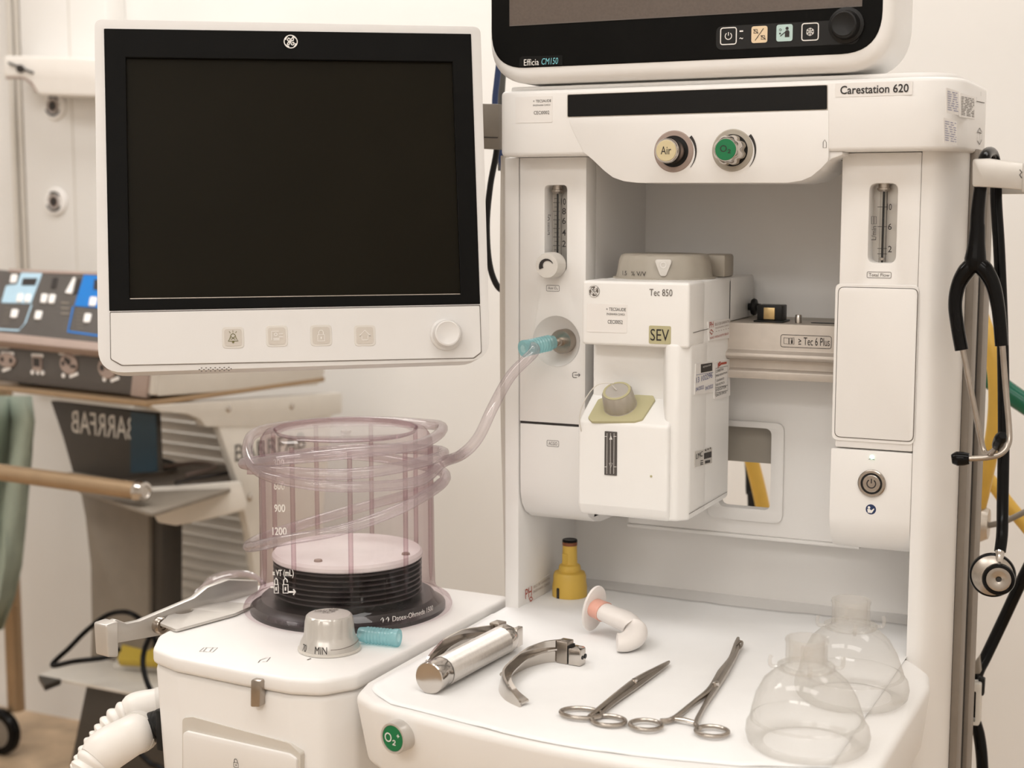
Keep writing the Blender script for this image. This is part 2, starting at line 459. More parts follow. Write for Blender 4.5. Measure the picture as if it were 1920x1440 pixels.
# right side stickers of the header
FS = frX(xr)
for (u0, v0, u1, v1, ink, lines) in [(1773, 170, 1797, 214, INKB, 9), (1799, 180, 1827, 222, INKG, 12), (1768, 226, 1793, 271, INKB, 9)]:
    st = obj('sticker', MB().prism(FS, FS.pts([(u0, v0 - 6), (u1, v0 + 2), (u1, v1 + 2), (u0, v1 - 3)]), 0, .0005), PAPER, header)
    m = MB(); rnd = random.Random(u0)
    for k in range(lines):
        v = v0 + 1 + (v1 - v0 - 6) * k / lines; x = u0 + 2
        while x < u1 - 3:
            x2 = min(u1 - 2, x + rnd.uniform(3, 9))
            m.line(FS, FS.pts([(x, v + (x - u0) * .2), (x2, v + (x2 - u0) * .2)]), .0006, .0009); x = x2 + rnd.uniform(1, 4)
    obj('print', m, ink, header)
m = MB().line(FS, FS.pts([(1836, 240), (1831, 250), (1832, 264), (1836, 271), (1840, 262), (1840, 248)]), .001, .0006, True)
m.line(FS, FS.pts([(1833, 248), (1839, 250)]), .001).line(FS, FS.pts([(1836, 246), (1836, 262)]), .001)
m.line(FS, FS.pts([(1830, 182), (1830, 190), (1845, 193)]), .0008).line(FS, FS.pts([(1838, 172), (1838, 180)]), .0008)
obj('print', m, INKG, header)

# --- gas knobs
def gas_knob(name, u, v, capm, txt, lobes):
    a, b = FH.px(u, v)
    ring = obj(name, MB().lathe(FH, a, b, [(.0205, -.004), (.0205, .0012), (.0195, .002), (.0155, .002), (.0148, -.001), (.0148, -.008)], 48), GREYP if lobes else TAUPE, mach)
    obj('knob_shadow_disc', MB().lathe(FH, a, b, [(.0156, .0016), (0, .0016)], 40), DARK, ring)  # dark disc painting the shadow ring around the knob
    if lobes:
        f = lambda t, h: 1.0 - (.10 if h < .021 else 0.0) * (0.5 + 0.5 * math.cos(8 * t)) ** 2
        obj('knob', MB().lathe(FH, a, b, [(.0, .0022), (.0148, .0022), (.0150, .010), (.0140, .018), (.0122, .0215), (.0112, .023), (.0108, .0235), (0, .0235)], 96, rmod=f), CHROME, ring)
    else:
        f = lambda t, h: 1.0 - (.012 if .004 < h < .019 else 0.0) * (k_par(t))
        k_par = lambda t: (0.5 + 0.5 * math.cos(60 * t))
        obj('knob', MB().lathe(FH, a, b, [(.0, .0022), (.0125, .0022), (.0128, .0045), (.0126, .006), (.0118, .019), (.0122, .0205), (.0120, .0225), (.0112, .0235), (.0104, .0235), (0, .0235)], 120, rmod=f), CHROME, ring)
    obj('cap', MB().lathe(FH, a, b, [(.0103, .0232), (.0103, .0240), (.0098, .0244), (0, .0244)], 40), capm, ring)
    obj('lettering', MB().text(FH, txt, 0, 0, 0, 0, .0247, local=(a - .0052, b - .0035, a + .0054, b + .0042)), INK, ring)
    # wedge-shaped flow arc printed right of the knob
    o_, i_ = [], []
    for k in range(13):
        t = math.radians(-42 + 82 * k / 12); wd = .0004 + .0026 * (k / 12)
        o_.append((a + .0238 * math.cos(t), b + .0238 * math.sin(t))); i_.append((a + (.0238 - wd) * math.cos(t), b + (.0238 - wd) * math.sin(t)))
    obj('print', MB().face(FH, o_ + i_[::-1], .0015), INK, ring)
gas_knob('air_knob', 1264, 284, CREAM, 'Air', False)
gas_knob('oxygen_knob', 1374, 282, GREEN, 'O\u2082', True)
a, b = FH.px(1554, 291)
obj('header_screw', MB().lathe(Fr((0, 0, b), X, Y), a, .02, [(0, -.004), (.005, -.004), (.006, 0), (0, 0)], 20), GREYP, header)

# --- columns
def window_plate(x0, x1, z0, z1, holes, h0=-.028, h1=0.0):
    return MB().prism(FC, [(x0, z0), (x1, z0), (x1, z1), (x0, z1)], h0, h1, .0015, 2, holes)
XL0, XL1, XR0, XR1 = 0.0, 0.076, 0.342, 0.417
def profx(pr, x0, x1, bev=.0015):
    return MB().prism(frX(0), pr, x0, x1, bev, 2, ang=50)
win1 = prr(FC, 1021, 347, 1063, 508, .005)
oc = FC.px(1043, 640)
dish = circ(oc[0], oc[1], .027, 40)
colL = obj('left_column', window_plate(XL0, XL1, 1.0495, 1.3305, [win1, dish]), WHITE2, mach)
obj('column_core', MB().box(XL0, XL1, .0285, .18, .945, 1.3305), WHITE2, colL)
obj('dish', MB().lathe(FC, oc[0], oc[1], [(.027, .0003), (.0245, -.004), (.019, -.010), (.011, -.0145), (0, -.016)], 48), WHITE2, colL)
obj('outlet_collar', MB().lathe(FC, oc[0] + .006, oc[1], [(.0128, -.02), (.0128, .001), (.0118, .0025), (.0045, .0025), (.0045, .006), (.004, .009), (.0032, .010), (.0038, .0125), (.0032, .015), (.0038, .018), (.003, .024), (0, .024)], 36), STEEL, colL)
acgo_prof = [(0, 1.047), (0, .985), (.0005, .972), (.004, .959), (.013, .948), (.028, .940), (.05, .936), (.10, .934), (.17, .934), (.17, 1.047)]
acgo = obj('outlet_cover', profx(acgo_prof, XL0, XL1), WHITE2, mach)
def boxed_label(fr, txt, u0, v0, u1, v1, parent, ink=INKG, pad=3):
    m = MB().line(fr, prr(fr, u0, v0, u1, v1, .0012, 3), .00045, .0005, True)
    m.text(fr, txt, u0 + pad, v0 + 2.5, u1 - pad, v1 - 2.5, .0005)
    return obj('lettering', m, ink, parent)
boxed_label(FC, 'ACGO', 1026, 826, 1048, 837, acgo)
boxed_label(FC, 'Aux O\u2082', 1025, 535, 1049, 546, colL)
m = MB().line(FC, FC.pts([(1082, 698), (1076, 698), (1074, 700), (1074, 706), (1076, 708), (1082, 708)]), .0006)
m.line(FC, FC.pts([(1078, 703), (1088, 703)]), .0006).line(FC, FC.pts([(1085, 700), (1088, 703), (1085, 706)]), .0006)
obj('print', m, INK, colL)
obj('column_seam', MB().box(XL0 + .0005, XL1, .0008, .02, 1.0468, 1.0498), INK, mach)

def flowmeter(fr0, out, u0, v0, u1, v1, ut, nums, cap, ticks, parent):
    "tube flow meter set in a window: back plate, glass tube, float, fittings and printed scale"
    fb = fr0.up(-.020)
    fm = obj('flowmeter', MB().prism(fb, [( (p[0] - sum(q[0] for q in out) / len(out)) * 1.05 + sum(q[0] for q in out) / len(out), p[1]) for p in out], -.002, 0), SILVERP, parent)
    a0, b0 = min(p[0] for p in out), min(p[1] for p in out); a1, b1 = max(p[0] for p in out), max(p[1] for p in out)
    ta = fr0.up(-.010).px(ut, (v0 + v1) / 2)[0]
    wv = Fr(fr0.w(ta, b0, -.012), fr0.ex, -fr0.n)   # normal = up
    H = b1 - b0
    obj('tube', MB().lathe(wv, 0, 0, [(.0034, 0), (.0034, H)], 20), GLASS, fm)
    obj('stem', MB().lathe(wv, 0, 0, [(0, 0), (.0011, 0), (.0011, H * .93), (0, H * .93)], 12), DARK, fm)
    obj('top_fitting', MB().lathe(wv, 0, 0, [(0, H * .90), (.0045, H * .90), (.0065, H * .925), (.0065, H * .945), (.0052, H * .95), (.0052, H), (0, H)], 24), STEEL, fm)
    obj('float', MB().lathe(wv, 0, 0, [(0, H * .015), (.0026, H * .03), (.0026, H * .06), (0, H * .075)], 16), CHROME, fm)
    fs = fr0.up(-.008); m = MB()
    for v, tw in ticks:
        c = fs.px(ut, v); m.line(fs, [(c[0] - tw, c[1]), (c[0] + tw * .8, c[1])], .00055, 0)
    c0, c1 = fs.px(ut + 9, v0 + 14), fs.px(ut + 9, v1 - 4)
    m.line(fs, [c0, (c0[0], c1[1])], .0005, 0)
    for txt, v in nums:
        m.text(fs, txt, ut + 10 - (2 if len(txt) > 1 else 0), v - 6, ut + 17, v + 6, 0, bold=.01)
    m.text(fs, cap[0], *cap[1], 0, rot=90)
    obj('lettering', m, INK, fm)
    return fm
tk = [(372 + k * 8.05, .0042 if k % 2 else .0028) for k in range(13)]
fm = flowmeter(FC, win1, 1021, 347, 1063, 508, 1044, [('10', 378), ('8', 396), ('6', 414), ('4', 436), ('2', 457)], ('L/min O\u2082', (1023, 402, 1032, 440)), tk, mach)
a, b = FC.px(1040, 497)
kn = obj('flow_knob', MB().lathe(FC, a, b, [(0, .001), (.0135, .001), (.0140, .004), (.0138, .018), (.0125, .021), (.0, .0215)], 48, rmod=lambda t, h: 1 - (.03 if .003 < h < .019 else 0) * (0.5 + .5 * math.cos(16 * t)) ** 4), KEYE, mach)
o_, i_ = [], []
for k in range(11):
    t = math.radians(200 - 175 * k / 10); wd = .0052 - .0045 * k / 10
    o_.append((a + .0085 * math.cos(t), b - .001 + .0085 * math.sin(t))); i_.append((a + (.0085 - wd) * math.cos(t), b - .001 + (.0085 - wd) * math.sin(t)))
obj('print', MB().face(FC, o_ + i_[::-1], .0219), INK, kn)

win2 = prr(FC, 1629, 344, 1681, 493, .007)
colR = obj('right_column', window_plate(XR0, XR1, 1.0445, 1.3305, [win2]), WHITE2, mach)
obj('column_core', MB().box(XR0, XR1, .0285, .18, .94, 1.3305), WHITE2, colR)
fm2 = flowmeter(FC, win2, 1629, 344, 1681, 493, 1655, [('10', 388), ('6', 425), ('2', 467)], ('L/min', (1634, 424, 1643, 450)), [(388, .005), (425, .005), (466, .005), (476, .005)], mach)
fs = FC.up(-.008)
obj('print', MB().line(fs, fs.pts([(1634, 420), (1634, 406), (1643, 406), (1643, 420)]), .0005, 0, True).line(fs, fs.pts([(1638.5, 420), (1638.5, 406)]), .0005, 0), INK, fm2)
boxed_label(FC, 'Total Flow', 1626, 510, 1671, 521, colR)
obj('door_groove', MB().prism(FC, prr(FC, 1563, 533, 1719, 830, .006), 0, .0012, .0006, 1), WHITE2, colR)
obj('door_seam', MB().prism(FC, prr(FC, 1568.5, 539, 1718, 824, .006), 0, .0016), INKG, colR)
obj('column_door', MB().prism(FC, prr(FC, 1569.8, 540.2, 1716.8, 822.6, .0056), 0, .0026, .0006, 2), WHITE2, mach)
pw_prof = [(0, 1.043), (-.001, .976), (.0005, .968), (.006, .955), (.018, .943), (.036, .938), (.10, .937), (.17, .937), (.17, 1.043)]
pwr = obj('power_module', profx(pw_prof, XR0 - .004, XR1), WHITE2, mach)
FP = frY(-.0006)
a, b = FP.px(1635, 906)
pb = obj('power_button', MB().lathe(FP, a, b, [(.0135, 0), (.0135, .0022), (.0125, .003), (.0105, .003), (.0102, .0018), (.0088, .0018)], 48), STEEL, mach)
obj('ring', MB().lathe(FP, a, b, [(.0108, .0026), (.0082, .0026)], 40), DARK, pb)
obj('button_face', MB().lathe(FP, a, b, [(.0085, .0018), (.0085, .0030), (.008, .0034), (0, .0034)], 40), STEEL, pb)
def power_icon(fr, a, b, r, wd, h, parent, ink):
    pts = [(a + r * math.sin(t), b + r * math.cos(t)) for t in [math.radians(35 + 290 * k / 20) for k in range(21)]]
    return obj('print', MB().line(fr, pts, wd, h).line(fr, [(a, b + r * .1), (a, b + r * 1.15)], wd, h), ink, parent)
power_icon(FP, a, b, .0042, .0011, .0037, pb, INK)
a, b = FP.px(1635, 857)
obj('indicator_light', MB().lathe(FP, a, b, [(.0022, 0), (.0022, .0005), (.0014, .0011), (0, .0012)], 16), LEDM, mach)
a, b = FP.px(1633, 955)
rd = obj('manual_symbol', MB().lathe(FP, a, b, [(.0050, 0), (.0050, .0005), (0, .0005)], 32), BLUEC, mach)
m = MB().face(FP, circ(a - .0018, b + .0018, .0013, 12), .0007)
m.face(FP, [(a - .0035, b + .0002), (a - .001, b + .0004), (a + .0005, b - .0008), (a + .003, b + .0014), (a + .0034, b + .0004), (a + .001, b - .0036), (a - .0028, b - .0034)], .0007)
obj('print', m, INKW, rd)
obj('print', MB().line(FP, FP.pts([(1629, 861), (1634, 860), (1640, 862)]), .0005), INKG, pwr)

# --- posts, side rails, backs
obj('left_post', MB().box(-.018, -.0015, 0, .22, .5, 1.331, .0015), WHITE2, mach)
rp = [(.4173, .001)] + [(.425 + .025 * math.sin(t), .001 + .066 * (1 - math.cos(t))) for t in [math.pi / 2 * k / 14 for k in range(15)]] + [(.45, .24), (.4173, .24)]
obj('right_post', MB().prism(frZ(.5), rp, 0, .831, .0, 2), WHITE2, mach)
# right rail: T-slot channel on the side of the post
rl = obj('side_rail', MB().box(.4502, .458, .075, .106, .3, 1.335, .001), SRAIL, mach)
obj('rail_edge', MB().box(.4502, .458, .150, .190, .3, 1.335, .001), SRAIL, rl)
obj('rail_slot', MB().box(.4502, .4535, .106, .150, .3, 1.335), DARK, rl)
FK = frY(.216)
obj('back_cover', MB().prism(FK, [(0, .5), (.449, .5), (.449, 1.335), (0, 1.335)], -.03, 0, .001, 1, [prr(FK, 1340, 800, 1475, 985, .01)]), WHITE2, mach)
# left rail: round-edged vertical profile beside the post
lr = MB().tube([at(947, 292, 'Y', .06), at(945, 500, 'Y', .06), at(946, 760, 'Y', .06), at(951, 960, 'Y', .06), at(955, 1128, 'Y', .06)], .0050, 8)
obj('cable_conduit', lr, CARTW, mach)
# unseen plate added against light leaking in from above; upper recess back
obj('light_leak_plate', MB().box(-.0, .4172, .03, .247, 1.3306, 1.3345), WHITE2, mach)
obj('recess_back', MB().box(XL1 - .006, XR0 + .006, .1802, .215, 1.1, 1.3305), WHITE2, mach)
# recess back below the rail, with the grip opening
FB = frY(.13)
hole = prr(FB, 1350, 800, 1447, 952, .008)
zb = hz(1000, .2, .13)
lowp = [(XL1, zb), (XR0, zb), (XR0, 1.105), (XL1, 1.105)]
vp = obj('vaporizer_panel', MB().prism(FB, lowp, -.012, 0, .001, 1, [hole]), WHITE2, mach)
fr_o = prr(FB, 1330, 789, 1470, 975, .010)
obj('grip_frame', MB().prism(FB, fr_o, 0, .004, .0015, 2, [hole]), WHITE2, vp)
FBb = frY(.150)
obj('grip_bar', MB().prism(FBb, rr(XL1 + .02, FBb.px(1420, 868)[1], XR0 - .01, FBb.px(1420, 780)[1], .002), -.012, .0, .002), GREYP, vp)  # grey colour stands in for the shade inside the grip
obj('ledge', MB().box(XL1, XR0, .128, .216, zb - .004, zb, .001), WHITE2, mach)
# lower back, behind the worktop: left and right of the grip opening's line of sight stay closed below the ledge
obj('lower_back', MB().box(-.002, .4185, .16, .2155, .78, zb), WHITE2, mach)
# --- vaporizer rail
rpz = [(.07, 1.158), (.07, 1.130), (.063, 1.127), (.062, 1.1235), (.066, 1.1205), (.074, 1.1195), (.074, 1.110), (.069, 1.1075), (.069, 1.0995), (.13, 1.0995), (.13, 1.158)]
vr = obj('vaporizer_rail', MB().prism(frX(0), rpz, XL1 + .001, XR0 - .001, .0008, 2, ang=20), RAILM, mach)
obj('rail_top', MB().box(XL1 + .001, XR0 - .001, .13, .18, 1.14, 1.1575), GREYP, vr)
FV = frY(.07)
m = MB().line(FV, prr(FV, 1464, 629, 1559, 652, .0025, 4), .0005, .0005, True)
m.text(FV, '\u2265 Tec 6 Plus', 1497, 633, 1556, 648, .0005)
m.line(FV, FV.pts([(1470, 633), (1479, 634), (1479, 645), (1470, 644)]), .0005, .0005, True).line(FV, FV.pts([(1480, 634), (1489, 633), (1489, 645), (1480, 645)]), .0005, .0005, True)
m.text(FV, 'i', 1483, 635, 1487, 644, .0005)
obj('lettering', m, INK, vr)
c = at(1447, 608, 'Y', .10)
il = obj('interlock_block', MB().box(c.x - .016, c.x + .016, .085, .115, 1.158, 1.160, .001).box(c.x - .0135, c.x + .0135, .09, .11, 1.159, 1.176, .001), DARK, vr)
obj('interlock_port', MB().box(c.x - .006, c.x + .006, .0885, .0905, 1.161, 1.1735, .0005), BRASS, vr)
c = at(1497, 608, 'Y', .09)
obj('locating_pin', MB().lathe(frZ(1.158), c.x, .09, [(.0034, 0), (.0034, .008), (.0028, .009), (0, .009)], 16), CHROME, vr)
c = at(1545, 611, 'Y', .10)
obj('slot', MB().prism(frZ(1.158), circ(c.x, .10, .014, 24, .005), 0, .0006), DARK, vr)
obj('latch_pin', MB().box(.337, .3405, .085, .10, 1.158, 1.178, .0005), DARK, vr)

# --- worktop
tw = [(-.027, -.02), (-.027, -.285), (-.018, -.32), (.01, -.338), (.10, -.358), (.20, -.370), (.30, -.375), (.40, -.368), (.440, -.350), (.4535, -.31), (.4535, -.07), (.447, -.035), (.430, -.008), (.4175, .004), (.4175, .19), (-.0015, .19), (-.0015, -.002)]
two = fillet(tw, [.0, .02, .02, .02, .1, .1, .1, .05, .02, .03, .03, .02, .01, 0, 0, 0, 0], 4)
bot = [(p[0] * .965 + .0075, p[1] * .955 - .004) for p in two]
wt = obj('worktop', MB().prism(frZ(TOP - .07), bot, 0, .07, .009, 4, top=two, ang=40), WHITE, mach)
zc = hz(1383, .06, -.34)
ofr = Fr((0, -.345, 0), Vector((1, -.20, 0)), Z)
a, b = ofr.px(738, 1384)
ob = obj('oxygen_flush_button', MB().lathe(ofr, a, b, [(.0142, -.02), (.0142, .0), (.0136, .0015), (.0118, .0015), (.0112, -.0005)], 48), SILVERP, mach)
obj('cap', MB().lathe(ofr, a, b, [(.0116, -.004), (.0116, .0008), (.0112, .0014), (0, .0018)], 40), GREEN, ob)
obj('lettering', MB().text(ofr, 'O\u2082\u207a', 0, 0, 0, 0, .0021, local=(a - .0085, b - .0055, a + .0085, b + .0055)), INKW, ob)
# --- lower body and base (mostly out of view)
lb = obj('lower_cabinet', MB().box(.0, .42, -.12, .24, .14, .775, .01), WHITE2, mach)
for k in range(3):
    d_ = obj('drawer', MB().box(.02, .40, -.13, -.119, .17 + k * .2, .355 + k * .2, .004), WHITE2, mach)
    obj('drawer_pull', MB().box(.15, .27, -.138, -.129, .25 + k * .2, .27 + k * .2, .003), GREYP, d_)
obj('base', MB().box(-.06, .48, -.28, .26, .08, .14, .02, 3), GREYP, mach)
for cx in (-.03, .45):
    for cy in (-.25, .22):
        obj('caster', MB().lathe(Fr((cx - .015, cy, .045), Y, Z), 0, 0, [(0, 0), (.04, 0), (.045, .006), (.045, .024), (.04, .03), (0, .03)], 28).box(cx - .02, cx + .02, cy - .02, cy + .02, .06, .09), DARK, mach)
# warranty sticker on the inside of the left post
FI = frX(-.0015)
stk = obj('warranty_sticker', MB().prism(FI, FI.pts([(982, 1106), (1031, 1076), (1034, 1107), (996, 1137)]), 0, .0005), PAPER, mach)
m = MB().text(FI, 'PH', 984, 1102, 996, 1120, .0008, shear=0).line(FI, FI.pts([(991, 1122), (995, 1119), (998, 1123), (994, 1127)]), .0018, .0008, True)
obj('lettering', m, INKR, stk)
m = MB()
for k, (v0, txt) in enumerate([(0, 'SELO DE GARANTIA'), (9, 'ENGENHARIA CLINICA'), (26, 'NAO VIOLE ESTE SELO')]):
    q = FI.px(999, 1100 + v0); q2 = FI.px(1030, 1081 + v0)
    m.text(FI, txt, 0, 0, 0, 0, .0008, local=(q[0], q[1] - .002, q2[0], q[1] + .0008))
obj('lettering', m, TAUPE, stk)

# --- side hook that carries the stethoscope
hk = MB()
HP = [at(1823, 323, 'Y', -.045), at(1850, 323, 'Y', -.045), at(1890, 325, 'Y', -.045), at(1925, 328, 'Y', -.040)]
hk0 = frY(-.045)
pts = hk0.pts([(1823, 298), (1855, 297), (1890, 302), (1925, 306), (1925, 357), (1880, 353), (1850, 351), (1823, 350)])
hk.prism(hk0, fillet(pts, [.003, 0, 0, 0, 0, 0, 0, .003], 4), -.004, 0, .0012, 2)
x1 = max(p[0] for p in pts)
hk.box(x1 - .004, x1 + .001, -.047, .16, 1.292, 1.318, .001).box(.449, x1, .155, .161, 1.292, 1.318, .001)
hook = obj('side_hook', hk, SILVERP, mach)
obj('print', MB().line(hk0, hk0.pts([(1912, 318), (1916, 323), (1912, 328), (1916, 334)]), .0008), INK, hook)

# ================================================================== VAPORIZER
vap = thing('vaporizer', 'white vaporizer with grey dial hanging on the rail inside the machine', 'vaporizer', (.155, .01, .97))
VX0, VX1, VF = .098, .210, -.062
FVF = frY(VF)
zt, zbm = 1.2055, .968
body = MB().prism(frZ(zbm), fillet([(VX0, -.035), (VX1, -.035), (VX1, .082), (VX0, .082)], .006), 0, zt - zbm, .004, 2)
vb = obj('body', body, VWHITE, vap)
obj('body_shoulder', MB().box(VX0 + .004, VX1, .07, .165, 1.158, zt - .0005, .003), VWHITE, vb)
zh = FVF.px(1200, 650)[1]
hd = obj('head', MB().prism(FVF, rr(VX0 - .0005, zh, VX1 + .0006, zt + .0004, .004), -.05, 0, .004, 3), VWHITE, vap)
# filler block: side profile along X
zs = FVF.px(1165, 792)[1]
prof = [(-.03, zbm), (VF - .004, zbm), (VF - .008, zbm + .012), (VF - .008, zs), (VF + .036, zs + .028), (VF + .05, zs + .028)]
fb = MB().prism(frX(0), fillet(prof, [0, .01, .005, .006, .004, 0], 4), VX0 - .001, VX1 - .016, .008, 4, ang=30)
fblk = obj('filler_block', fb, VWHITE, vap)
obj('side_flank', MB().prism(frZ(zbm), fillet([(VX1 - .032, VF + .02), (VX1 - .022, VF - .002), (VX1 - .010, VF - .002), (VX1 + .0003, VF + .010), (VX1 + .0003, -.0), (VX1 - .032, .0)], [.01, .008, .008, .008, 0, 0]), 0.0005, zh - zbm + .004, .003, 3), VWHITE, vap)
# sloped khaki plate and filler cap
sl = Vector((0, .044, .028)).normalized()
FK2 = Fr((0, VF - .008, zs), X, sl)
ap, bp = FK2.px(1165, 765)
kp = obj('filler_plate', MB().prism(FK2, fillet(FK2.pts([(1103, 786), (1122, 752), (1140, 745), (1224, 742), (1229, 752), (1205, 789), (1190, 793), (1110, 793)]), .003, 3), -.001, .0025, .0008, 2), KHAKI, vap)
a, b = FK2.px(1164, 764)
kc = MB().lathe(FK2, a, b, [(0, .0), (.0175, 0), (.0178, .002), (.0165, .003), (.017, .005), (.0158, .019), (.0145, .021), (.012, .0215), (0, .0215)], 96, rmod=lambda t, h: 1 - (.05 if .004 < h < .02 else 0) * (0.5 + .5 * math.cos(12 * t)) ** 2)
cap = obj('filler_cap', kc, GREYP, vap)
obj('cap_rim', MB().lathe(FK2, a, b, [(.0142, .0213), (.0142, .0219), (.0118, .0221), (.0118, .0213)], 40), KHAKI, cap)
obj('cap_disc', MB().lathe(FK2, a, b, [(.0117, .0212), (.0117, .0219), (0, .0219)], 32), SILVERP, cap)
q = FK2.w(a, b, .0225)
obj('retaining_cord', MB().tube([q, q + Vector((-.006, 0, .006)), at(1150, 718, 'Y', -.075), at(1120, 722, 'Y', -.075), at(1098, 748, 'Y', -.075), at(1087, 780, 'Y', -.075), at(1090, 808, 'Y', -.07), at(1098, 822, 'Y', -.06)], .0006, 6), KEYE, vap)
# level window
FL = frY(VF - .008)
lw = obj('level_window', MB().prism(FL, prr(FL, 1134, 809, 1157, 891, .0006, 2), -.001, .0008), SLATE, vap)
m = MB()
for u in (1139, 1145.5, 1152): 
    m.line(FL, FL.pts([(u, 812), (u - .5, 888)]), .0004, .0011)
for v in (818, 875): m.line(FL, FL.pts([(1134.5, v), (1139, v)]), .0005, .0011).line(FL, FL.pts([(1151, v), (1156.5, v)]), .0005, .0011)
m.face(FL, FL.pts([(1143, 824), (1149, 824), (1146, 816)]), .0011).line(FL, FL.pts([(1143, 868), (1149, 868), (1146, 876)]), .0004, .0011, True)
obj('print', m, INKW, lw)
c_ = FL.px(1221, 893)
obj('vent_screw', MB().lathe(FL, FL.px(1221, 893)[0], FL.px(1221, 893)[1], [(.0012, 0), (.0012, .0006), (0, .0006)], 12), KHAKI, vap)
# dial on top
dz = zt
dfr = Fr((0, 0, dz), X, Y)
dx, dy = .153, .028
dp = [(0, 0), (.049, 0), (.0505, .0015), (.0495, .006), (.0475, .019), (.0455, .0235), (.0425, .0252), (.0, .0252)]
dial = obj('dial', MB().lathe(dfr, dx, dy, dp, 96, rmod=lambda t, h: 1 - (.012 if .005 < h < .024 else 0) * (0.5 + .5 * math.cos(14 * t)) ** 2), GREYP, vap)
obj('dial_base', MB().lathe(dfr, dx, dy, [(0, 0), (.0535, 0), (.0535, .0016), (.0, .0016)], 64), GREYP, vap)
obj('dial_latch', MB().box(dx + .028, dx + .055, dy + .034, dy + .066, dz, dz + .024, .003), GREYP, vap)
# release button: triangle on the rim of the dial, facing the front
ta = math.radians(-72); rd_ = .0492
tf = Fr((dx + rd_ * math.cos(ta), dy + rd_ * math.sin(ta), dz + .0125), Vector((-math.sin(ta), math.cos(ta), 0)), Z)
obj('release_button', MB().prism(tf, fillet([(-.0095, .0085), (.0095, .0085), (.003, -.0085), (-.003, -.0085)], .003), -.004, .0028, .0012, 2), KEYE, dial)
obj('print', MB().line(tf, circ(0, .003, .0028, 16), .0009, .0034, True), INKW, dial)
def ringtext(cx, cy, r, z, txt, t0, t1, z0, z1):
    def fn(a, b):
        t = math.radians(t0 + (t1 - t0) * a)
        return Vector((cx + r * math.cos(t), cy + r * math.sin(t), z0 + (z1 - z0) * b))
    return MB().text(None, txt, 0, 0, 0, 0, local=(0, 0, 1, 1), fn=fn)
m = ringtext(dx, dy, .0507, 0, '1.5   % V/V', -128, -92, dz + .004, dz + .0085)
m.v += []; 
obj('lettering', m, INK, dial)
m = MB().line(Fr((0, 0, 0), X, Y), [(0, 0), (.001, 0)], .0001, dz + .001)
# lettering and emblem on the head
def emblem(fr, a, b, r, h, parent, disc, ink):
    "round monogram: ring, four swirls and two linked script letters"
    d = obj('emblem', MB().lathe(fr, a, b, [(r, 0), (r, h), (0, h)], 36), disc, parent)
    m = MB(); w_ = r * .13; hh = h + .0003
    m.line(fr, circ(a, b, r * .90, 36), w_, hh, True)
    for k in range(4):
        t0 = math.pi / 2 * k + .5
        m.line(fr, [(a + r * (.88 - .16 * s) * math.cos(t0 + s * .75), b + r * (.88 - .16 * s) * math.sin(t0 + s * .75)) for s in [i / 6 for i in range(7)]], w_ * 1.3, hh)
    P = lambda L: [(a + r * x, b + r * y) for x, y in [tuple(q) for q in spline([(p[0], p[1], 0) for p in L], 6) for q in [(q[0], q[1])]]]
    m.line(fr, P([(-.08, .38), (-.28, .50), (-.42, .22), (-.25, .02), (-.10, .25), (-.06, .45), (-.12, .0), (-.22, -.38), (-.45, -.42), (-.40, -.18), (-.10, -.02), (.1, .08)]), w_, hh)
    m.line(fr, P([(.08, .10), (.35, .18), (.36, .48), (.16, .48), (.06, .18), (.02, -.18), (.14, -.45), (.38, -.42), (.46, -.18), (.30, -.10), (.24, -.25)]), w_, hh)
    o = bpy.data.objects
    l = obj('print', m, ink, d)
    return d
a, b = FVF.px(1114, 546)
emblem(FVF, a, b, .0060, .0006, vap, INKG, PAPER)
obj('lettering', MB().text(FVF, 'Tec 850', 1218, 542, 1261, 555, .0006), INKG, hd)
sv = obj('agent_sticker', MB().prism(FVF, prr(FVF, 1217, 611, 1258, 645, .0015, 3), 0, .0006), KHAKI, vap)
obj('lettering', MB().text(FVF, 'SEV', 1220, 617, 1255, 639, .0009), INK, sv)
w0 = obj('asset_sticker', MB().prism(FVF, prr(FVF, 1101, 570, 1176, 623, .001, 2), 0, .0005), PAPER, vap)
m = MB().text(FVF, '+ TECSAUDE', 1137, 577, 1174, 583, .0008).text(FVF, 'ENGENHARIA CLINICA', 1138, 587, 1172, 591, .0008).text(FVF, 'CECI0052', 1140, 600, 1168, 607, .0008)
obj('lettering', m, INK, w0)
# stickers on the right side
FR = frX(VX1 + .0006)
def side_sticker(name, q, m_=PAPER):
    return obj(name, MB().prism(FR, FR.pts(q), -.001, .0006), m_, vap)
obj('side_seam', MB().line(FR, FR.pts([(1299, 624), (1368, 606)]), .0007, .0004).line(FR, FR.pts([(1291, 964), (1363, 922)]), .0006, .0004), INKG, vap)
s1 = side_sticker('warranty_sticker', [(1327, 603), (1367, 597), (1367, 634), (1329, 639)])
def stext(mb, txt, u0, v0, u1, v1, h=.0009):
    "lettering that follows the receding side face"
    a0, b0 = FR.px(u0, v1); a1, _ = FR.px(u1, v1); _, b1 = FR.px(u0, v0)
    mb.text(FR, txt, 0, 0, 0, 0, h, local=(a0, b0, a1, b1)); return mb
obj('lettering', stext(stext(MB(), 'PH', 1329, 604, 1336, 615), 'NAO VIOLE ESTE SELO', 1330, 632, 1364, 636), INKR, s1)
m = MB().line(FR, FR.pts([(1332, 618), (1336, 622), (1333, 627), (1329, 622)]), .0012, .0009, True)
obj('print', m, INKR, s1)
obj('lettering', stext(stext(stext(MB(), 'SELO DE GARANTIA', 1339, 606, 1366, 611), 'ENGENHARIA CLINICA', 1340, 614, 1365, 617), '- - - - - -', 1341, 621, 1365, 622), TAUPE, s1)
s2 = side_sticker('calibration_sticker', [(1304, 682), (1337, 677), (1337, 735), (1302, 740)])
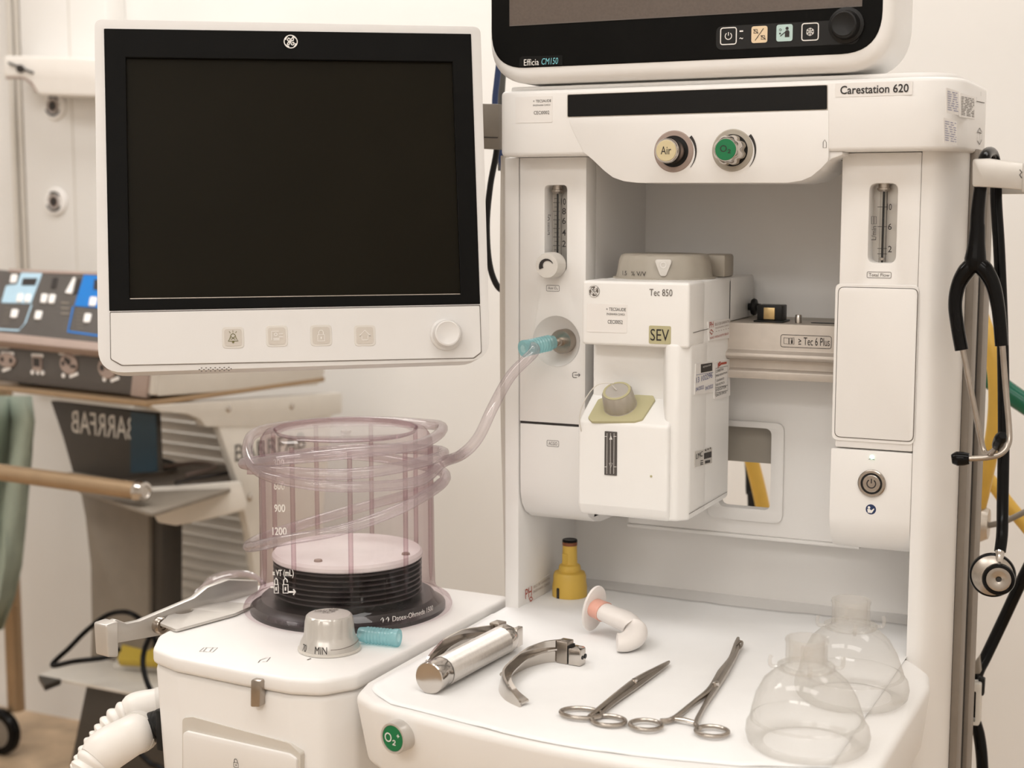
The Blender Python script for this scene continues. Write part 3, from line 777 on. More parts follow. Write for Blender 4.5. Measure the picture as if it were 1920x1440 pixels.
obj('print', MB().prism(FR, FR.pts([(1313, 683), (1334, 680), (1334, 695), (1313, 699)]), .0005, .0009), INK, s2)
m = stext(stext(stext(MB(), '13 102296', 1304, 708, 1334, 718), '04/2022', 1303, 727, 1318, 734), '04/2023', 1321, 725, 1335, 732)
m.line(FR, FR.pts([(1304, 703), (1336, 698)]), .0004, .0009)
obj('lettering', m, INKB, s2)
obj('lettering', stext(MB(), 'METROLOGIA', 1316, 687, 1331, 690, .0012), INKW, s2)
s3 = side_sticker('inspection_sticker', [(1338, 679), (1368, 672), (1368, 741), (1355, 748), (1339, 748)])
m = stext(stext(stext(stext(MB(), 'CORRETIVA', 1341, 694, 1355, 699), 'PREVENTIVA', 1341, 703, 1362, 707), 'CALIBRADO', 1342, 712, 1356, 716), 'SEG ELETRICA', 1341, 720, 1357, 724)
stext(stext(m, 'EXECUTOR', 1341, 729, 1360, 734), 'DATA 04/22', 1341, 739, 1360, 744)
for v in (690, 726, 736): m.line(FR, FR.pts([(1340, v + 1), (1363, v - 4)]), .0004, .0009)
m.line(FR, FR.pts([(1363, 687), (1363, 732)]), .0004, .0009).line(FR, FR.pts([(1340, 692), (1340, 742)]), .0004, .0009)
obj('lettering', m, INK, s3)
m = MB().line(FR, FR.pts([(1345, 690), (1345, 683), (1349, 679), (1350, 683), (1346, 686)]), .0022, .0009)
m.line(FR, FR.pts([(1350, 682), (1361, 680)]), .0022, .0009)
obj('print', m, INKR, s3)
s4 = side_sticker('inventory_sticker', [(1303, 847), (1334, 839), (1334, 868), (1302, 876)], SILVERP)
m = stext(stext(MB(), 'LMC', 1304, 851, 1316, 861), '- - -', 1321, 843, 1331, 846)
for k, u in enumerate((1319, 1322.5, 1326, 1329.5)):
    m.prism(FR, FR.pts([(u, 850 - k), (u + 3, 849 - k), (u + 3, 860 - k), (u, 861 - k)]), .0006, .0009)
for v in (864, 868, 871): m.line(FR, FR.pts([(1312, v), (1317, v - 1)]), .0009, .0009)
m.prism(FR, FR.pts([(1321, 864), (1330, 862), (1330, 867), (1321, 869)]), .0006, .0009)
obj('lettering', m, INK, s4)
c = FR.w(*FR.px(1398, 582))
obj('locking_knob', MB().lathe(Fr((VX1 - .002, .1, 1.178), Y, Z), .045, -.008, [(0, 0), (.004, 0), (.004, .005), (.0085, .006), (.0095, .008), (.0085, .0105), (.004, .012), (.0035, .016), (0, .017)], 24), DARK, vap)

# ================================================================== PATIENT MONITOR (on top of the machine)
pm = thing('patient_monitor', 'wide patient monitor with dark grey screen standing on top of the machine', 'monitor', (.19, .02, 1.4025))
FM = frY(-.035)
mx0, mx1, mz0 = FM.px(914, 60)[0], FM.px(1676, 40)[0], FM.px(1290, 145)[1]
sh = obj('shell', MB().prism(FM, rr(mx0, mz0, mx1, mz0 + .30, .048, 10), -.10, .0, .011, 4), WHITE, pm)
bx0, bx1, bz0 = FM.px(922, 40)[0], FM.px(1655, 20)[0], FM.px(1290, 114)[1]
bz = obj('bezel', MB().prism(FM, rr(bx0, bz0, bx1, mz0 + .292, .038, 10), -.01, .0012, .0008, 1), BLACK, pm)
sx0, sx1, sz0 = FM.px(957, 30)[0], FM.px(1617, 10)[0], FM.px(1290, 30)[1]
obj('screen', MB().prism(FM, rr(sx0, sz0, sx1, mz0 + .27, .001, 1), 0, .0016), SCREEN2, pm)
obj('screen_edge', MB().line(FM, [(sx0, sz0 + .15), (sx0, sz0), (sx1, sz0), (sx1, sz0 + .15)], .0010, .0019), INKG, bz)
kp0 = obj('key_strip', MB().prism(FM, rr(FM.px(1343, 70)[0], FM.px(1450, 90)[1], FM.px(1612, 40)[0], FM.px(1450, 44)[1], .007), 0, .0017, .0004, 1), DARK, pm)
def mkey(u, v, mm, filled):
    a, b = FM.px(u, v); s = .0078
    o = rr(a - s, b - s, a + s, b + s, .0025, 4)
    if filled: return obj('key', MB().prism(FM, o, .001, .0022), mm, pm), a, b
    return obj('key', MB().line(FM, o, .0010, .0021, True), mm, pm), a, b
k1, a, b = mkey(1367, 68, INKW, False); power_icon(FM, a, b, .0032, .0008, .0022, k1, INKW)
m = MB().line(FM, [(a + .011, b + .004), (a + .0145, b + .004)], .0014, .0021).line(FM, [(a + .011, b - .003), (a + .012, b - .0022), (a + .0135, b - .0032), (a + .0145, b - .0024)], .0008, .0021)
obj('print', m, INKW, kp0)
k2, a, b = mkey(1425, 65, mat('key_peach', (0.80, 0.63, 0.42), .5), True)
m = MB().line(FM, [(a - .004, b - .0055), (a + .004, b + .0055)], .0006, .0025)
for ox, oy in ((-.0035, .003), (.0038, -.003)):
    m.line(FM, [(a + ox - .002, b + oy - .0016), (a + ox - .0012, b + oy + .0018), (a + ox + .0012, b + oy + .0018), (a + ox + .002, b + oy - .0016)], .0006, .0025, True)
    m.line(FM, [(a + ox - .0025, b + oy + .002), (a + ox + .0025, b + oy - .002)], .0006, .0025)
obj('print', m, INK, k2)
k3, a, b = mkey(1472, 62, mat('key_mint', (0.50, 0.66, 0.63), .5), True)
m = MB().face(FM, circ(a + .0025, b + .004, .0015, 12), .0025).face(FM, [(a + .0005, b - .004), (a + .0005, b + .001), (a + .0015, b + .0022), (a + .0038, b + .0022), (a + .0048, b + .001), (a + .0048, b - .004)], .0025)
m.line(FM, [(a - .004, b - .003), (a + .0005, b + .0005)], .0008, .0025).line(FM, circ(a - .004, b + .003, .001, 8), .0004, .0025, True).face(FM, circ(a - .0042, b - .0005, .0009, 8), .0025)
obj('print', m, INK, k3)
k4, a, b = mkey(1520, 60, INKW, False)
m = MB()
for k in range(3):
    t = math.pi / 3 * k + math.pi / 2; c_, s_ = math.cos(t) * .0038, math.sin(t) * .0038
    m.line(FM, [(a - c_, b - s_), (a + c_, b + s_)], .0009, .0022)
    for sg in (-1, 1):
        for dd in (-.5, .5):
            m.line(FM, [(a + sg * c_ * .55, b + sg * s_ * .55), (a + sg * .0036 * math.cos(t + dd * .8 * sg), b + sg * .0036 * math.sin(t + dd * .8 * sg))], .0006, .0022)
obj('print', m, INKW, k4)
a, b = FM.px(1588, 48)
obj('rotary_knob', MB().lathe(FM, a, b, [(.0165, 0), (.0165, .004), (.0135, .005), (.0125, .013), (.0118, .0148), (.0105, .0152), (.0075, .0142), (0, .0130)], 48), DARK, pm)
nl = obj('name_badge', MB().prism(FM, FM.pts([(974, 125), (976, 109), (981, 106), (1056, 104), (1056, 122)]), .001, .0018), GLOSSB, pm)
obj('lettering', MB().text(FM, 'Efficia', 984, 111, 1012, 123, .0022), INKW, nl)
obj('lettering', MB().text(FM, 'CM150', 1017, 109, 1048, 121, .0022, shear=.15), INKT, nl)
obj('foot', MB().box(.06, .32, -.005, .06, 1.4028, mz0 + .006, .0015), WHITE, pm)

# ================================================================== VENTILATOR DISPLAY (left, on its arm)
hv = RT * 5.67 + DN * (-.16) + FW * 1.0
vv = RT * (-.59) + DN * (-17.06) + FW * 1.0
FD = Fr(atd(550, 310, 1.47), hv, vv)
disp = thing('ventilator_display', 'white-framed ventilator display with large black screen on the left arm', 'monitor', atd(550, 690, 1.5))
oo = FD.pts([(178, 40), (896, 50), (917, 655), (889, 686), (225, 700), (187, 668)])
out = fillet(FD.pts([(177, 36), (901, 50), (919, 676), (184, 700)]), [.008, .008, .024, .024], 7)
hs_ = obj('housing', MB().prism(FD, out, -.055, -.006, .004, 3), DWHITE, disp)
bl = FD.pts([(195, 54), (883, 64), (900, 570), (205, 583)])
obj('front_frame', MB().prism(FD, out, -.0075, 0, .003, 3, [bl], ang=60), DWHITE, disp)
scr = FD.pts([(236, 108), (848, 116), (864, 552), (243, 561)])
bz2 = obj('bezel', MB().prism(FD, bl, -.007, .0012, .0006, 1, [scr]), BLACK, disp)
obj('screen', MB().prism(FD, FD.pts([(232, 104), (852, 112), (868, 556), (239, 565)]), -.007, -.003), SCREEN, disp)
obj('screen_lip', MB().line(FD, FD.pts([(243, 560), (864, 551)]), .0012, -.0022), STEEL, bz2)
strip_ = FD.pts([(206, 585), (900, 572), (903, 661), (889, 672), (228, 686), (207, 674)])
fs_ = obj('front_strip_seam', MB().prism(FD, fillet(strip_, [.001, .001, .003, .003, .004, .003], 3), -.001, .0006), INKG, disp)
sc = 0.9975
ca, cb = sum(p[0] for p in strip_) / 6, sum(p[1] for p in strip_) / 6
st2 = [((p[0] - ca) * .9965 + ca, (p[1] - cb) * .972 + cb) for p in strip_]
obj('front_strip', MB().prism(FD, fillet(st2, [.001, .001, .003, .003, .004, .003], 3), -.001, .0016, .0005, 1), DWHITE, disp)
a, b = FD.px(545, 79)
emblem(FD.up(.0012), a, b, .0071, .0004, disp, BLACK, INKW)
F2 = FD.up(.0016)
def dkey(u, v):
    a, b = F2.px(u, v); s = .0104
    k = obj('key', MB().prism(F2, rr(a - s, b - s, a + s, b + s, .004, 4), -.0005, .0005, .0002, 1), KEYE, disp)
    obj('key_pad', MB().prism(F2, rr(a - .0083, b - .0083, a + .0083, b + .0083, .003, 4), .0003, .0009), KEYG, k)
    return k, a, b
H = .0013
k, a, b = dkey(437, 633)
m = MB().line(F2, [(a - .0048, b - .0035), (a - .003, b - .001), (a - .002, b + .0025), (a, b + .004), (a + .002, b + .0025), (a + .003, b - .001), (a + .0048, b - .0035)], .0007, H, True)
m.line(F2, [(a - .002, b - .002), (a + .002, b + .001)], .0006, H).line(F2, [(a - .002, b + .001), (a + .002, b - .002)], .0006, H).face(F2, circ(a, b - .0045, .0011, 10), H)
for t in (60, 90, 120): m.line(F2, [(a + .005 * math.cos(math.radians(t)), b + .005 * math.sin(math.radians(t))), (a + .007 * math.cos(math.radians(t)), b + .007 * math.sin(math.radians(t)))], .0005, H)
obj('print', m, mat('olive_ink', (0.16, 0.15, 0.05), .6), k)
k, a, b = dkey(519, 630)
m = MB().line(F2, [(a - .005, b - .004), (a - .005, b + .0045), (a + .002, b + .0045)], .0007, H).line(F2, circ(a - .001, b + .0015, .0014, 10), .0007, H, True)
for y_ in (-.0025, -.004): m.line(F2, [(a - .0035, b + y_), (a + .0025, b + y_)], .0009, H)
m.line(F2, [(a + .002, b + .002), (a + .006, b + .002)], .0007, H).line(F2, [(a + .002, b - .001), (a + .006, b - .001)], .0007, H)
obj('print', m, INKW, k)
def lock_icon(fr, a, b, s, h, parent, ink, wd=.0007, openk=0):
    m = MB().line(fr, [(a - .6 * s, b - s), (a + .6 * s, b - s), (a + .6 * s, b + .1 * s), (a - .6 * s, b + .1 * s)], wd, h, True)
    m.line(fr, [(a - .4 * s, b + .1 * s), (a - .4 * s, b + .6 * s), (a - .2 * s, b + .9 * s), (a + .2 * s, b + .9 * s), (a + .4 * s, b + .6 * s), (a + .4 * s, b + (.5 if openk else .1) * s)], wd, h)
    m.line(fr, [(a, b - .65 * s), (a, b - .25 * s)], wd * 1.5, h)
    return obj('print', m, ink, parent)
k, a, b = dkey(602, 629); lock_icon(F2, a, b, .0055, H, k, INKW)
k, a, b = dkey(684, 629)
obj('print', MB().line(F2, [(a - .003, b - .0045), (a + .003, b - .0045), (a + .003, b - .0005), (a + .0055, b - .0005), (a, b + .005), (a - .0055, b - .0005), (a - .003, b - .0005)], .0007, H, True), INKW, k)
a, b = F2.px(836, 627)
kb = obj('rotary_knob', MB().lathe(F2, a, b, [(.0160, 0), (.0160, .002), (.0152, .003), (.0138, .0035), (.0132, .013), (.0125, .0148), (.0112, .0152), (.010, .0146), (.0, .0132)], 48), DWHITE, disp)
m = MB()
for r_ in range(3):
    for c_ in range(7 + r_ % 2):
        a, b = FD.px(378 + c_ * 8.5 - (r_ % 2) * 4, 690 + r_ * 3 - c_ * .2)
        m.face(FD, circ(a, b, .0009, 8, .0005), .0003)
obj('speaker_holes', m, INKG, disp)
# bracket and arm behind the display
AFR = frY(.03)
obj('arm_bracket', MB().prism(AFR, AFR.pts([(890, 194), (934, 195), (937, 280), (890, 278)]), -.03, 0, .001), CARTG, disp)
obj('arm_joint', MB().line(AFR, AFR.pts([(892, 257), (934, 258)]), .001, .0005), INK, disp)
p0 = AFR.w(*AFR.px(890, 236), -.015); p1 = FD.w(.03, .0, -.055)
obj('arm', MB().tube([p0 + Vector((.02, 0, 0)), p0, p1 + FD.n * -.06, p1], .018, 16, 6), CARTG, disp)
obj('mount_plate', MB().prism(FD, rr(-.06 + .03, -.06, .06 + .03, .06, .01), -.07, -.054, .003), CARTG, disp)

# ================================================================== BREATHING SYSTEM (white block with the bellows)
abs_ = thing('breathing_system', 'white absorber block with clear bellows dome left of the worktop', 'medical machine', (-.16, -.14, .5))
LZ = .845
lid = [(-.285, -.262), (-.262, -.300), (-.225, -.314), (-.14, -.322), (-.085, -.324), (-.055, -.315), (-.035, -.285), (-.030, -.20), (-.029, -.06), (-.025, .03), (-.12, .034), (-.30, .02), (-.312, -.06), (-.300, -.16)]
lido = fillet(lid, [.02, .02, .02, .05, .02, .02, .02, .03, .03, .01, .03, .04, .05, .05], 4)
obj('lid', MB().prism(frZ(LZ - .016), lido, 0, .016, .004, 3, ang=40), WHITE, abs_)
cen = (-.165, -.14)
ins = lambda k: [((p[0] - cen[0]) * k + cen[0], (p[1] - cen[1]) * k + cen[1]) for p in lido]
bd = obj('body', MB().prism(frZ(.50), ins(.90), 0, .328, .006, 3, top=ins(.985), ang=60), WHITE, abs_)
FA = Fr((-.14, -.3173, LZ - .02), Vector((1, -.071, 0)), Vector((0, -.0457, 1)))
# body front details, on the plane of its front
slot = obj('lid_slot_shade', MB().prism(FA, FA.pts([(388, 1250), (512, 1268), (508, 1276), (388, 1257)]), -.004, .0012), GREYP, abs_)  # flat grey strip painting the shade of the slot under the lid
lv = MB().prism(FA, FA.pts([(482, 1268), (500, 1271), (499, 1320), (481, 1320)]), 0, .010, .002, 2)
obj('latch_lever', lv, STEEL, abs_)
pn = FA.pts([(345, 1345), (364, 1343), (545, 1392), (566, 1412), (566, 1470), (345, 1470)])
obj('front_recess', MB().prism(FA, fillet(pn, [.006, .004, .008, .004, 0, 0], 4), -.004, .0024), CARTW, abs_)
pn2 = FA.pts([(349, 1372), (356, 1368), (548, 1411), (561, 1420), (561, 1470), (349, 1470)])
dr = obj('canister_door', MB().prism(FA, fillet(pn2, [.004, .003, .008, .004, 0, 0], 4), 0, .0050, .001), WHITE, abs_)
a, b = FA.px(449, 1427)
lock_icon(FA, a, b, .0045, .0054, dr, INK, .0006)
FLd = frZ(LZ)
m = MB().line(FLd, FLd.pts([(374, 1222), (382, 1215), (408, 1215), (399, 1223)]), .0007, .0004, True).line(FLd, FLd.pts([(381, 1222), (388, 1215)]), .0006).line(FLd, FLd.pts([(393, 1222), (400, 1215)]), .0006)
m.line(FLd, FLd.pts([(484, 1243), (488, 1238), (497, 1235), (507, 1233), (500, 1241), (492, 1241)]), .0007, .0004).line(FLd, FLd.pts([(576, 1238), (583, 1235)]), .0014, .0004)
obj('print', m, INKG, abs_)
# --- bellows dome
DX, DY = -.167, -.085
DR = .0945
zt_ = hz(794, DX, DY)
zsh = zt_ - .010
fz = frZ(0)
base = obj('bellows_base', MB().lathe(fz, DX, DY, [(0, LZ), (.106, LZ), (.106, LZ + .004), (.098, LZ + .008), (.094, LZ + .014), (0, LZ + .014)], 64), mat('base_black', (.028, .024, .024), .35), abs_)
obj('base_opening', MB().lathe(fz, DX + .03, DY - .045, [(.026, LZ + .0142), (.022, LZ + .026), (.016, LZ + .030), (0, LZ + .030)], 28), DARK, base)
obj('base_symbol', MB().box(DX + .060, DX + .085, DY - .035, DY - .022, LZ + .0142, LZ + .0155).box(DX + .066, DX + .074, DY - .047, DY - .01, LZ + .0142, LZ + .0153), DARK, base)
do = [(.1125, LZ + .001), (.1135, LZ + .004), (.112, LZ + .0075), (.104, LZ + .010), (.100, LZ + .016), (.0965, LZ + .020), (DR + .0005, LZ + .026), (DR, LZ + .05), (DR - .001, zsh - .012), (DR - .003, zsh - .004), (DR - .008, zsh + .003), (DR - .014, zsh + .0055), (.077, zsh + .005), (.075, zsh + .001)]
dome = obj('bellows_dome', MB().lathe(fz, DX, DY, do, 80), DOME, abs_)
obj('dome_lid', MB().lathe(fz, DX, DY, [(.0752, zsh + .001), (.073, zsh + .0002), (.006, zsh + .0012), (.0052, zsh + .0026), (0, zsh + .003)], 64), clear('lid_plastic', (.97, .955, .958), (.90, .85, .86), .5, .08, .06, .20, (.9, .87, .87)), dome)
obj('dome_rim', MB().lathe(fz, DX, DY, [(.0752, zsh + .001), (.0772, zsh + .0056), (.0782, zsh + .0054)], 64), RIBM, dome)
ft = math.degrees(math.atan2(CAM.y - DY, CAM.x - DX))   # direction in which the dome faces the lens
for t in range(0, 360, 40):
    tt = math.radians(ft + 2 + t); px_, py_ = DX + (DR - .004) * math.cos(tt), DY + (DR - .004) * math.sin(tt)
    obj('rib', MB().tube([(px_, py_, LZ + .030), (px_, py_, LZ + .06), (px_, py_, zsh - .004)], [.0008, .0026, .0026], 8, 4), RIBM, dome)
obj('dome_nub', MB().tube([(DX + .094 * math.cos(math.radians(ft - 88)), DY + .094 * math.sin(math.radians(ft - 88)), hz(878, DX, DY)), (DX + .106 * math.cos(math.radians(ft - 88)), DY + .106 * math.sin(math.radians(ft - 88)), hz(877, DX, DY))], [.0045, .0045], 10, 2), RIBM, dome)
# bellows: white plate over black pleats
zd = hz(1031, DX, DY)
pl = [(0, zd - .007), (.080, zd - .007), (.0815, zd - .0055), (.0815, zd - .002), (.079, zd + .001), (.0, zd + .001)]
obj('bellows_plate', MB().lathe(fz, DX, DY, pl, 64), mat('plate_white', (.82, .77, .75), .4), abs_)
a = math.radians(ft - 30); obj('plate_stud', MB().lathe(fz, DX + .062 * math.cos(a), DY + .062 * math.sin(a), [(.005, zd), (.004, zd + .003), (0, zd + .004)], 16), TAUPE, abs_)
a = math.radians(ft + 62); obj('plate_stud', MB().lathe(fz, DX + .07 * math.cos(a), DY + .07 * math.sin(a), [(.005, zd), (.004, zd + .003), (0, zd + .004)], 16), TAUPE, abs_)
pr = [(0.05, LZ + .014)]
z = LZ + .016; zz = []
npl = 7; z0_, z1_ = LZ + .018, zd - .007
for k in range(npl):
    h_ = (z1_ - z0_) / npl
    pr += [(.074, z0_ + k * h_), (.0805, z0_ + k * h_ + h_ * .35), (.0805, z0_ + k * h_ + h_ * .65), (.074, z0_ + (k + 1) * h_ - .0001)]
obj('bellows_pleats', MB().lathe(fz, DX, DY, pr, 64), mat('bellows_rubber', (.022, .016, .016), .35), abs_)
# printing on the dome
def dome_text(txt, t0, t1, v, hpx):
    def fn(a, b):
        t = math.radians(ft + t0 + (t1 - t0) * a); x_, y_ = DX + (DR + .0004) * math.cos(t), DY + (DR + .0004) * math.sin(t)
        return Vector((x_, y_, hz(v + hpx / 2 - hpx * b, x_, y_)))
    return MB().text(None, txt, 0, 0, 0, 0, local=(0, 0, 1, 1), fn=fn, bold=.02)
m = MB()
for txt, t0, t1, v in [('300', -52.5, -42, 868), ('600', -52.5, -42, 911), ('900', -52.5, -42, 953), ('1200', -55, -41, 996)]:
    obj('lettering', dome_text(txt, t0, t1, v, 15), INKW, dome)
q = dome_text('\u2248 VT (mL)', -56, -36, 1076, 16)
obj('lettering', q, INKW, dome)
def dpt(t, v): 
    t = math.radians(ft + t); x_, y_ = DX + (DR + .0004) * math.cos(t), DY + (DR + .0004) * math.sin(t)
    return Vector((x_, y_, hz(v, x_, y_)))
def dome_line(m, P, r=.0006, closed=False):
    m.tube([dpt(*p) for p in P], r, 6, 1, closed, False)
m = MB()
for tc_, op in ((-52, 0), (-43, 1)):
    dome_line(m, [(tc_ - 2.2, 1096), (tc_ + 2.2, 1096), (tc_ + 2.2, 1112), (tc_ - 2.2, 1112)], closed=True)
    dome_line(m, [(tc_ - 1.6, 1096), (tc_ - 1.6, 1088), (tc_, 1084), (tc_ + 1.6, 1088), (tc_ + 1.6, 1092 + 4 * (1 - op))])
    dome_line(m, [(tc_, 1101), (tc_, 1107)], .0009)
dome_line(m, [(-58, 1101), (-55, 1101)], .0011); dome_line(m, [(-40, 1110), (-35, 1110)], .0011); dome_line(m, [(-36.5, 1105), (-35, 1110), (-36.5, 1115)], .0008)
obj('print', m, INKW, dome)
def flange_text(txt, t0, t1, v0, v1, r):
    def fn(a, b):
        t = math.radians(ft + t0 + (t1 - t0) * a); x_, y_ = DX + r * math.cos(t), DY + r * math.sin(t)
        return Vector((x_, y_, LZ + .0085 + .006 * b))
    return MB().text(None, txt, 0, 0, 0, 0, local=(0, 0, 1, 1), fn=fn)
obj('lettering', flange_text('\u2191\u2191 Datex-Ohmeda 1500', 18, 58, 0, 0, .1052), INKW, dome)
# --- pressure limit knob
ka, kb_ = FLd.px(618, 1217)
zk = hz(1152, ka, kb_) - LZ
kn = obj('pressure_knob', MB().lathe(FLd, ka, kb_, [(.0, 0), (.0295, 0), (.0298, .004), (.0285, .009), (.0262, .013), (.0250, .017), (.0240, zk - .006), (.0228, zk - .001), (.0212, zk + .0005), (0, zk + .0012)], 96,
    rmod=lambda t, h: 1 - (.035 if .016 < h < zk - .004 else 0) * (0.5 + .5 * math.cos(14 * t)) ** 6), SILVERP, abs_)
obj('knob_skirt', MB().lathe(FLd, ka, kb_, [(0, .0005), (.0312, .0005), (.0312, .0025), (0.029, .0028)], 64), CARTW, kn)
kt = math.degrees(math.atan2(CAM.y - kb_, CAM.x - ka))
def ktext(txt, t0, t1, z0, z1):
    def fn(a, b):
        t = math.radians(kt + t0 + (t1 - t0) * a); h = z0 + (z1 - z0) * b; r = .0302 - .0022 * (h / .013) + .0004
        return Vector((ka + r * math.cos(t), kb_ + r * math.sin(t), LZ + h))
    return MB().text(None, txt, 0, 0, 0, 0, local=(0, 0, 1, 1), fn=fn)
obj('lettering', ktext('MIN', -29, -5, .0035, .0105), INK, kn)
obj('lettering', ktext('70', -62, -50, .0035, .0105), INK, kn)
m = MB()
for k in range(17):
    pass
m.tube([(ka + .0288 * math.cos(math.radians(kt + t)), kb_ + .0288 * math.sin(math.radians(kt + t)), LZ + .0075 + .0022 * max(0, (t - 20) / 60)) for t in range(2, 84, 8)], .0004, 5, 2)
obj('scale_line', m, GROOVE, kn)
FT = frZ(LZ + zk + .0012)
m = MB().text(FT, 'APL', 614, 1140, 636, 1147, .0004).text(FT, 'cmH\u2082O', 588, 1143, 625, 1150, .0004)
obj('lettering', m, INKG, kn)
# --- grey side bracket (left)
FBk = Fr(at(260, 1180, 'X', -.325), Vector((.18, .98, 0)), Z)
br = MB().prism(FBk, FBk.pts([(190, 1172), (214, 1160), (234, 1168), (258, 1163), (360, 1120), (385, 1100), (425, 1086), (480, 1088), (480, 1130), (420, 1150), (300, 1190), (215, 1205), (190, 1200)]), -.004, .004, .0015, 2)
bko = obj('hose_bracket', br, SILVERP, abs_)
e0 = FBk.px(197, 1192)
obj('bracket_end', MB().prism(FBk, fillet(FBk.pts([(182, 1168), (206, 1160), (206, 1228), (186, 1228)]), .003), -.006, .014, .004, 3), SILVERP, bko)
a, b = FBk.px(292, 1170)
obj('bracket_screw', MB().lathe(FBk, a, b, [(.009, .002), (.009, .010), (.008, .012), (.005, .012), (.005, .010), (.0028, .010), (.0028, .0125), (0, .0125)], 28), STEEL, bko)
fbt = frZ(LZ + .004)
obj('bracket_plate', MB().prism(fbt, fillet(fbt.pts([(300, 1168), (330, 1140), (420, 1128), (480, 1132), (440, 1150), (330, 1180)]), .004), -.003, 0, .001, 2, [circ(*fbt.px(346, 1146), .008, 20, .012)]), SILVERP, bko)
# --- ports for the hoses
P0 = at(312, 1356, 'X', -.272); pdir = Vector((-.93, -.30, -.34)).normalized()
FPt = Fr(P0, pdir.orthogonal(), pdir.cross(pdir.orthogonal()))
if FPt.n.dot(pdir) < 0: FPt = Fr(P0, pdir.cross(pdir.orthogonal()), pdir.orthogonal())
port = obj('hose_port', MB().lathe(FPt, 0, 0, [(0, -.02), (.0165, -.02), (.0165, .006), (.0152, .007), (.0152, .009), (.0160, .010), (.0155, .042), (0, .042)], 36), DARK, abs_)
obj('port_plate', MB().box(P0.x + .002, P0.x + .012, P0.y - .02, P0.y + .02, P0.z - .022, P0.z + .020, .002), DARK, abs_)

def hose(name, label, P, cuff_len, seed):
    t = thing(name, label, 'hose', P[0] - Vector((0, 0, .05)), 'corrugated breathing hoses')
    Q = spline(P, 16); acc = 0.0; pts = [Q[0]]; L_ = [0]
    for a_, b_ in zip(Q, Q[1:]):
        acc += (b_ - a_).length; L_.append(acc); pts.append(b_)
    def pos(s):
        for i in range(len(L_) - 1):
            if L_[i + 1] >= s:
                f = (s - L_[i]) / max(1e-9, L_[i + 1] - L_[i]); return pts[i].lerp(pts[i + 1], f)
        return pts[-1]
    n = 10; cp = [pos(cuff_len * k / n) for k in range(n + 1)]
    obj('cuff', MB().tube(cp, [.0205, .0205, .0205, .0205, .0207, .0212, .0217, .0220, .0220, .0210, .0180], 28, 1, False, False), HOSEW, t)
    obj('cuff_ring', MB().tube([pos(-.0), pos(.004), pos(.012)], [.0213, .0215, .0213], 28, 1, False, False), KEYE, t)
    s = cuff_len - .002; C = []; R = []
    while s < acc - .006:
        for k in range(6): C.append(pos(s + .0085 * k / 6)); R.append(.0150 + .0038 * math.sin(math.pi * k / 6))
        s += .0085
    m = MB(); m.tube(C, R, 24, 1, False, False)
    obj('corrugated_tube', m, HOSEW, t)
A0 = P0 + pdir * .030
d0 = (P0 - CAM).dot(FW)
hose('breathing_hose', 'white corrugated breathing hose on the black port, in front of its twin', [A0, atd(238, 1384, d0 - .02), atd(196, 1410, d0 - .03), atd(166, 1444, d0 - .04), atd(145, 1500, d0 - .045), atd(130, 1650, d0 - .03), atd(130, 1850, d0)], .064, 1)
hose('breathing_hose', 'white corrugated breathing hose half hidden behind its twin at the port', [atd(318, 1322, d0 + .075), atd(266, 1334, d0 + .07), atd(228, 1352, d0 + .065), atd(196, 1390, d0 + .06), atd(170, 1430, d0 + .055), atd(140, 1510, d0 + .05), atd(110, 1650, d0 + .05), atd(110, 1850, d0 + .06)], .044, 2)

# ================================================================== CLEAR TUBING wound round the dome
ot = thing('oxygen_tubing', 'clear oxygen tubing coiled round the bellows dome and plugged into the outlet', 'tubing', (DX, DY, LZ))
oxw = FC.w(oc[0] + .006, oc[1], .02)
P = [oxw + Vector((-.012, -.028, -.002)), at(1000, 661, 'Y', -.06), at(958, 704, 'Y', -.08), at(925, 762, 'Y', -.10), at(897, 820, 'Y', -.11), at(866, 852, 'Y', -.105)]
keys = [(84, 868, 9), (45, 903, 8), (0, 913, 8), (-35, 902, 8), (-65, 880, 9), (-92, 838, 11), (-120, 806, 9), (-180, 790, 8), (-240, 795, 8), (-272, 806, 9), (-315, 835, 7), (-360, 850, 7), (-400, 862, 7), (-430, 868, 7), (-450, 866, 8), (-540, 842, 8), (-630, 846, 8), (-680, 872, 7), (-720, 889, 7), (-760, 884, 7), (-790, 874, 7), (-812, 866, 8), (-900, 852, 9), (-988, 884, 9), (-1035, 938, 7), (-1080, 990, 7), (-1120, 1013, 8), (-1150, 1024, 9), (-1173, 1022, 12), (-1205, 1002, 9), (-1260, 958, 8), (-1320, 918, 8), (-1345, 905, 9)]
for t, v, dr_ in keys:
    tt = math.radians(ft + t); r_ = DR + dr_ * .001
    x_, y_ = DX + r_ * math.cos(tt), DY + r_ * math.sin(tt)
    P.append(Vector((x_, y_, hz(v, x_, y_))))
tb = obj('tube', MB().tube(P, .0058, 12, 8), TUBEM, ot)
obj('bore', MB().tube(P, .0034, 8, 8), clear('tube_bore', (.985, .975, .978), (.90, .86, .87), .4, .1, .02), tb)
def connector(name, p0, p1, parent):
    d = (p1 - p0); L_ = d.length; f = Fr(p0, d.orthogonal(), d.cross(d.orthogonal()))
    prf = [(.0042, 0), (.0088, 0), (.0090, .002)]
    k = 0
    while .006 + k * .0035 < L_ - .006:
        h = .006 + k * .0035; prf += [(.0086, h), (.0078, h + .0016)]; k += 1
    prf += [(.0074, L_ - .003), (.0070, L_), (.004, L_)]
    return obj(name, MB().lathe(f, 0, 0, prf, 24), TEAL, parent)
connector('connector', oxw + Vector((-.020, -.034, -.004)), oxw + Vector((-.001, .001, .001)), ot)
c0 = at(674, 1189, 'Z', LZ + .009); c1 = at(748, 1196, 'Z', LZ + .009)
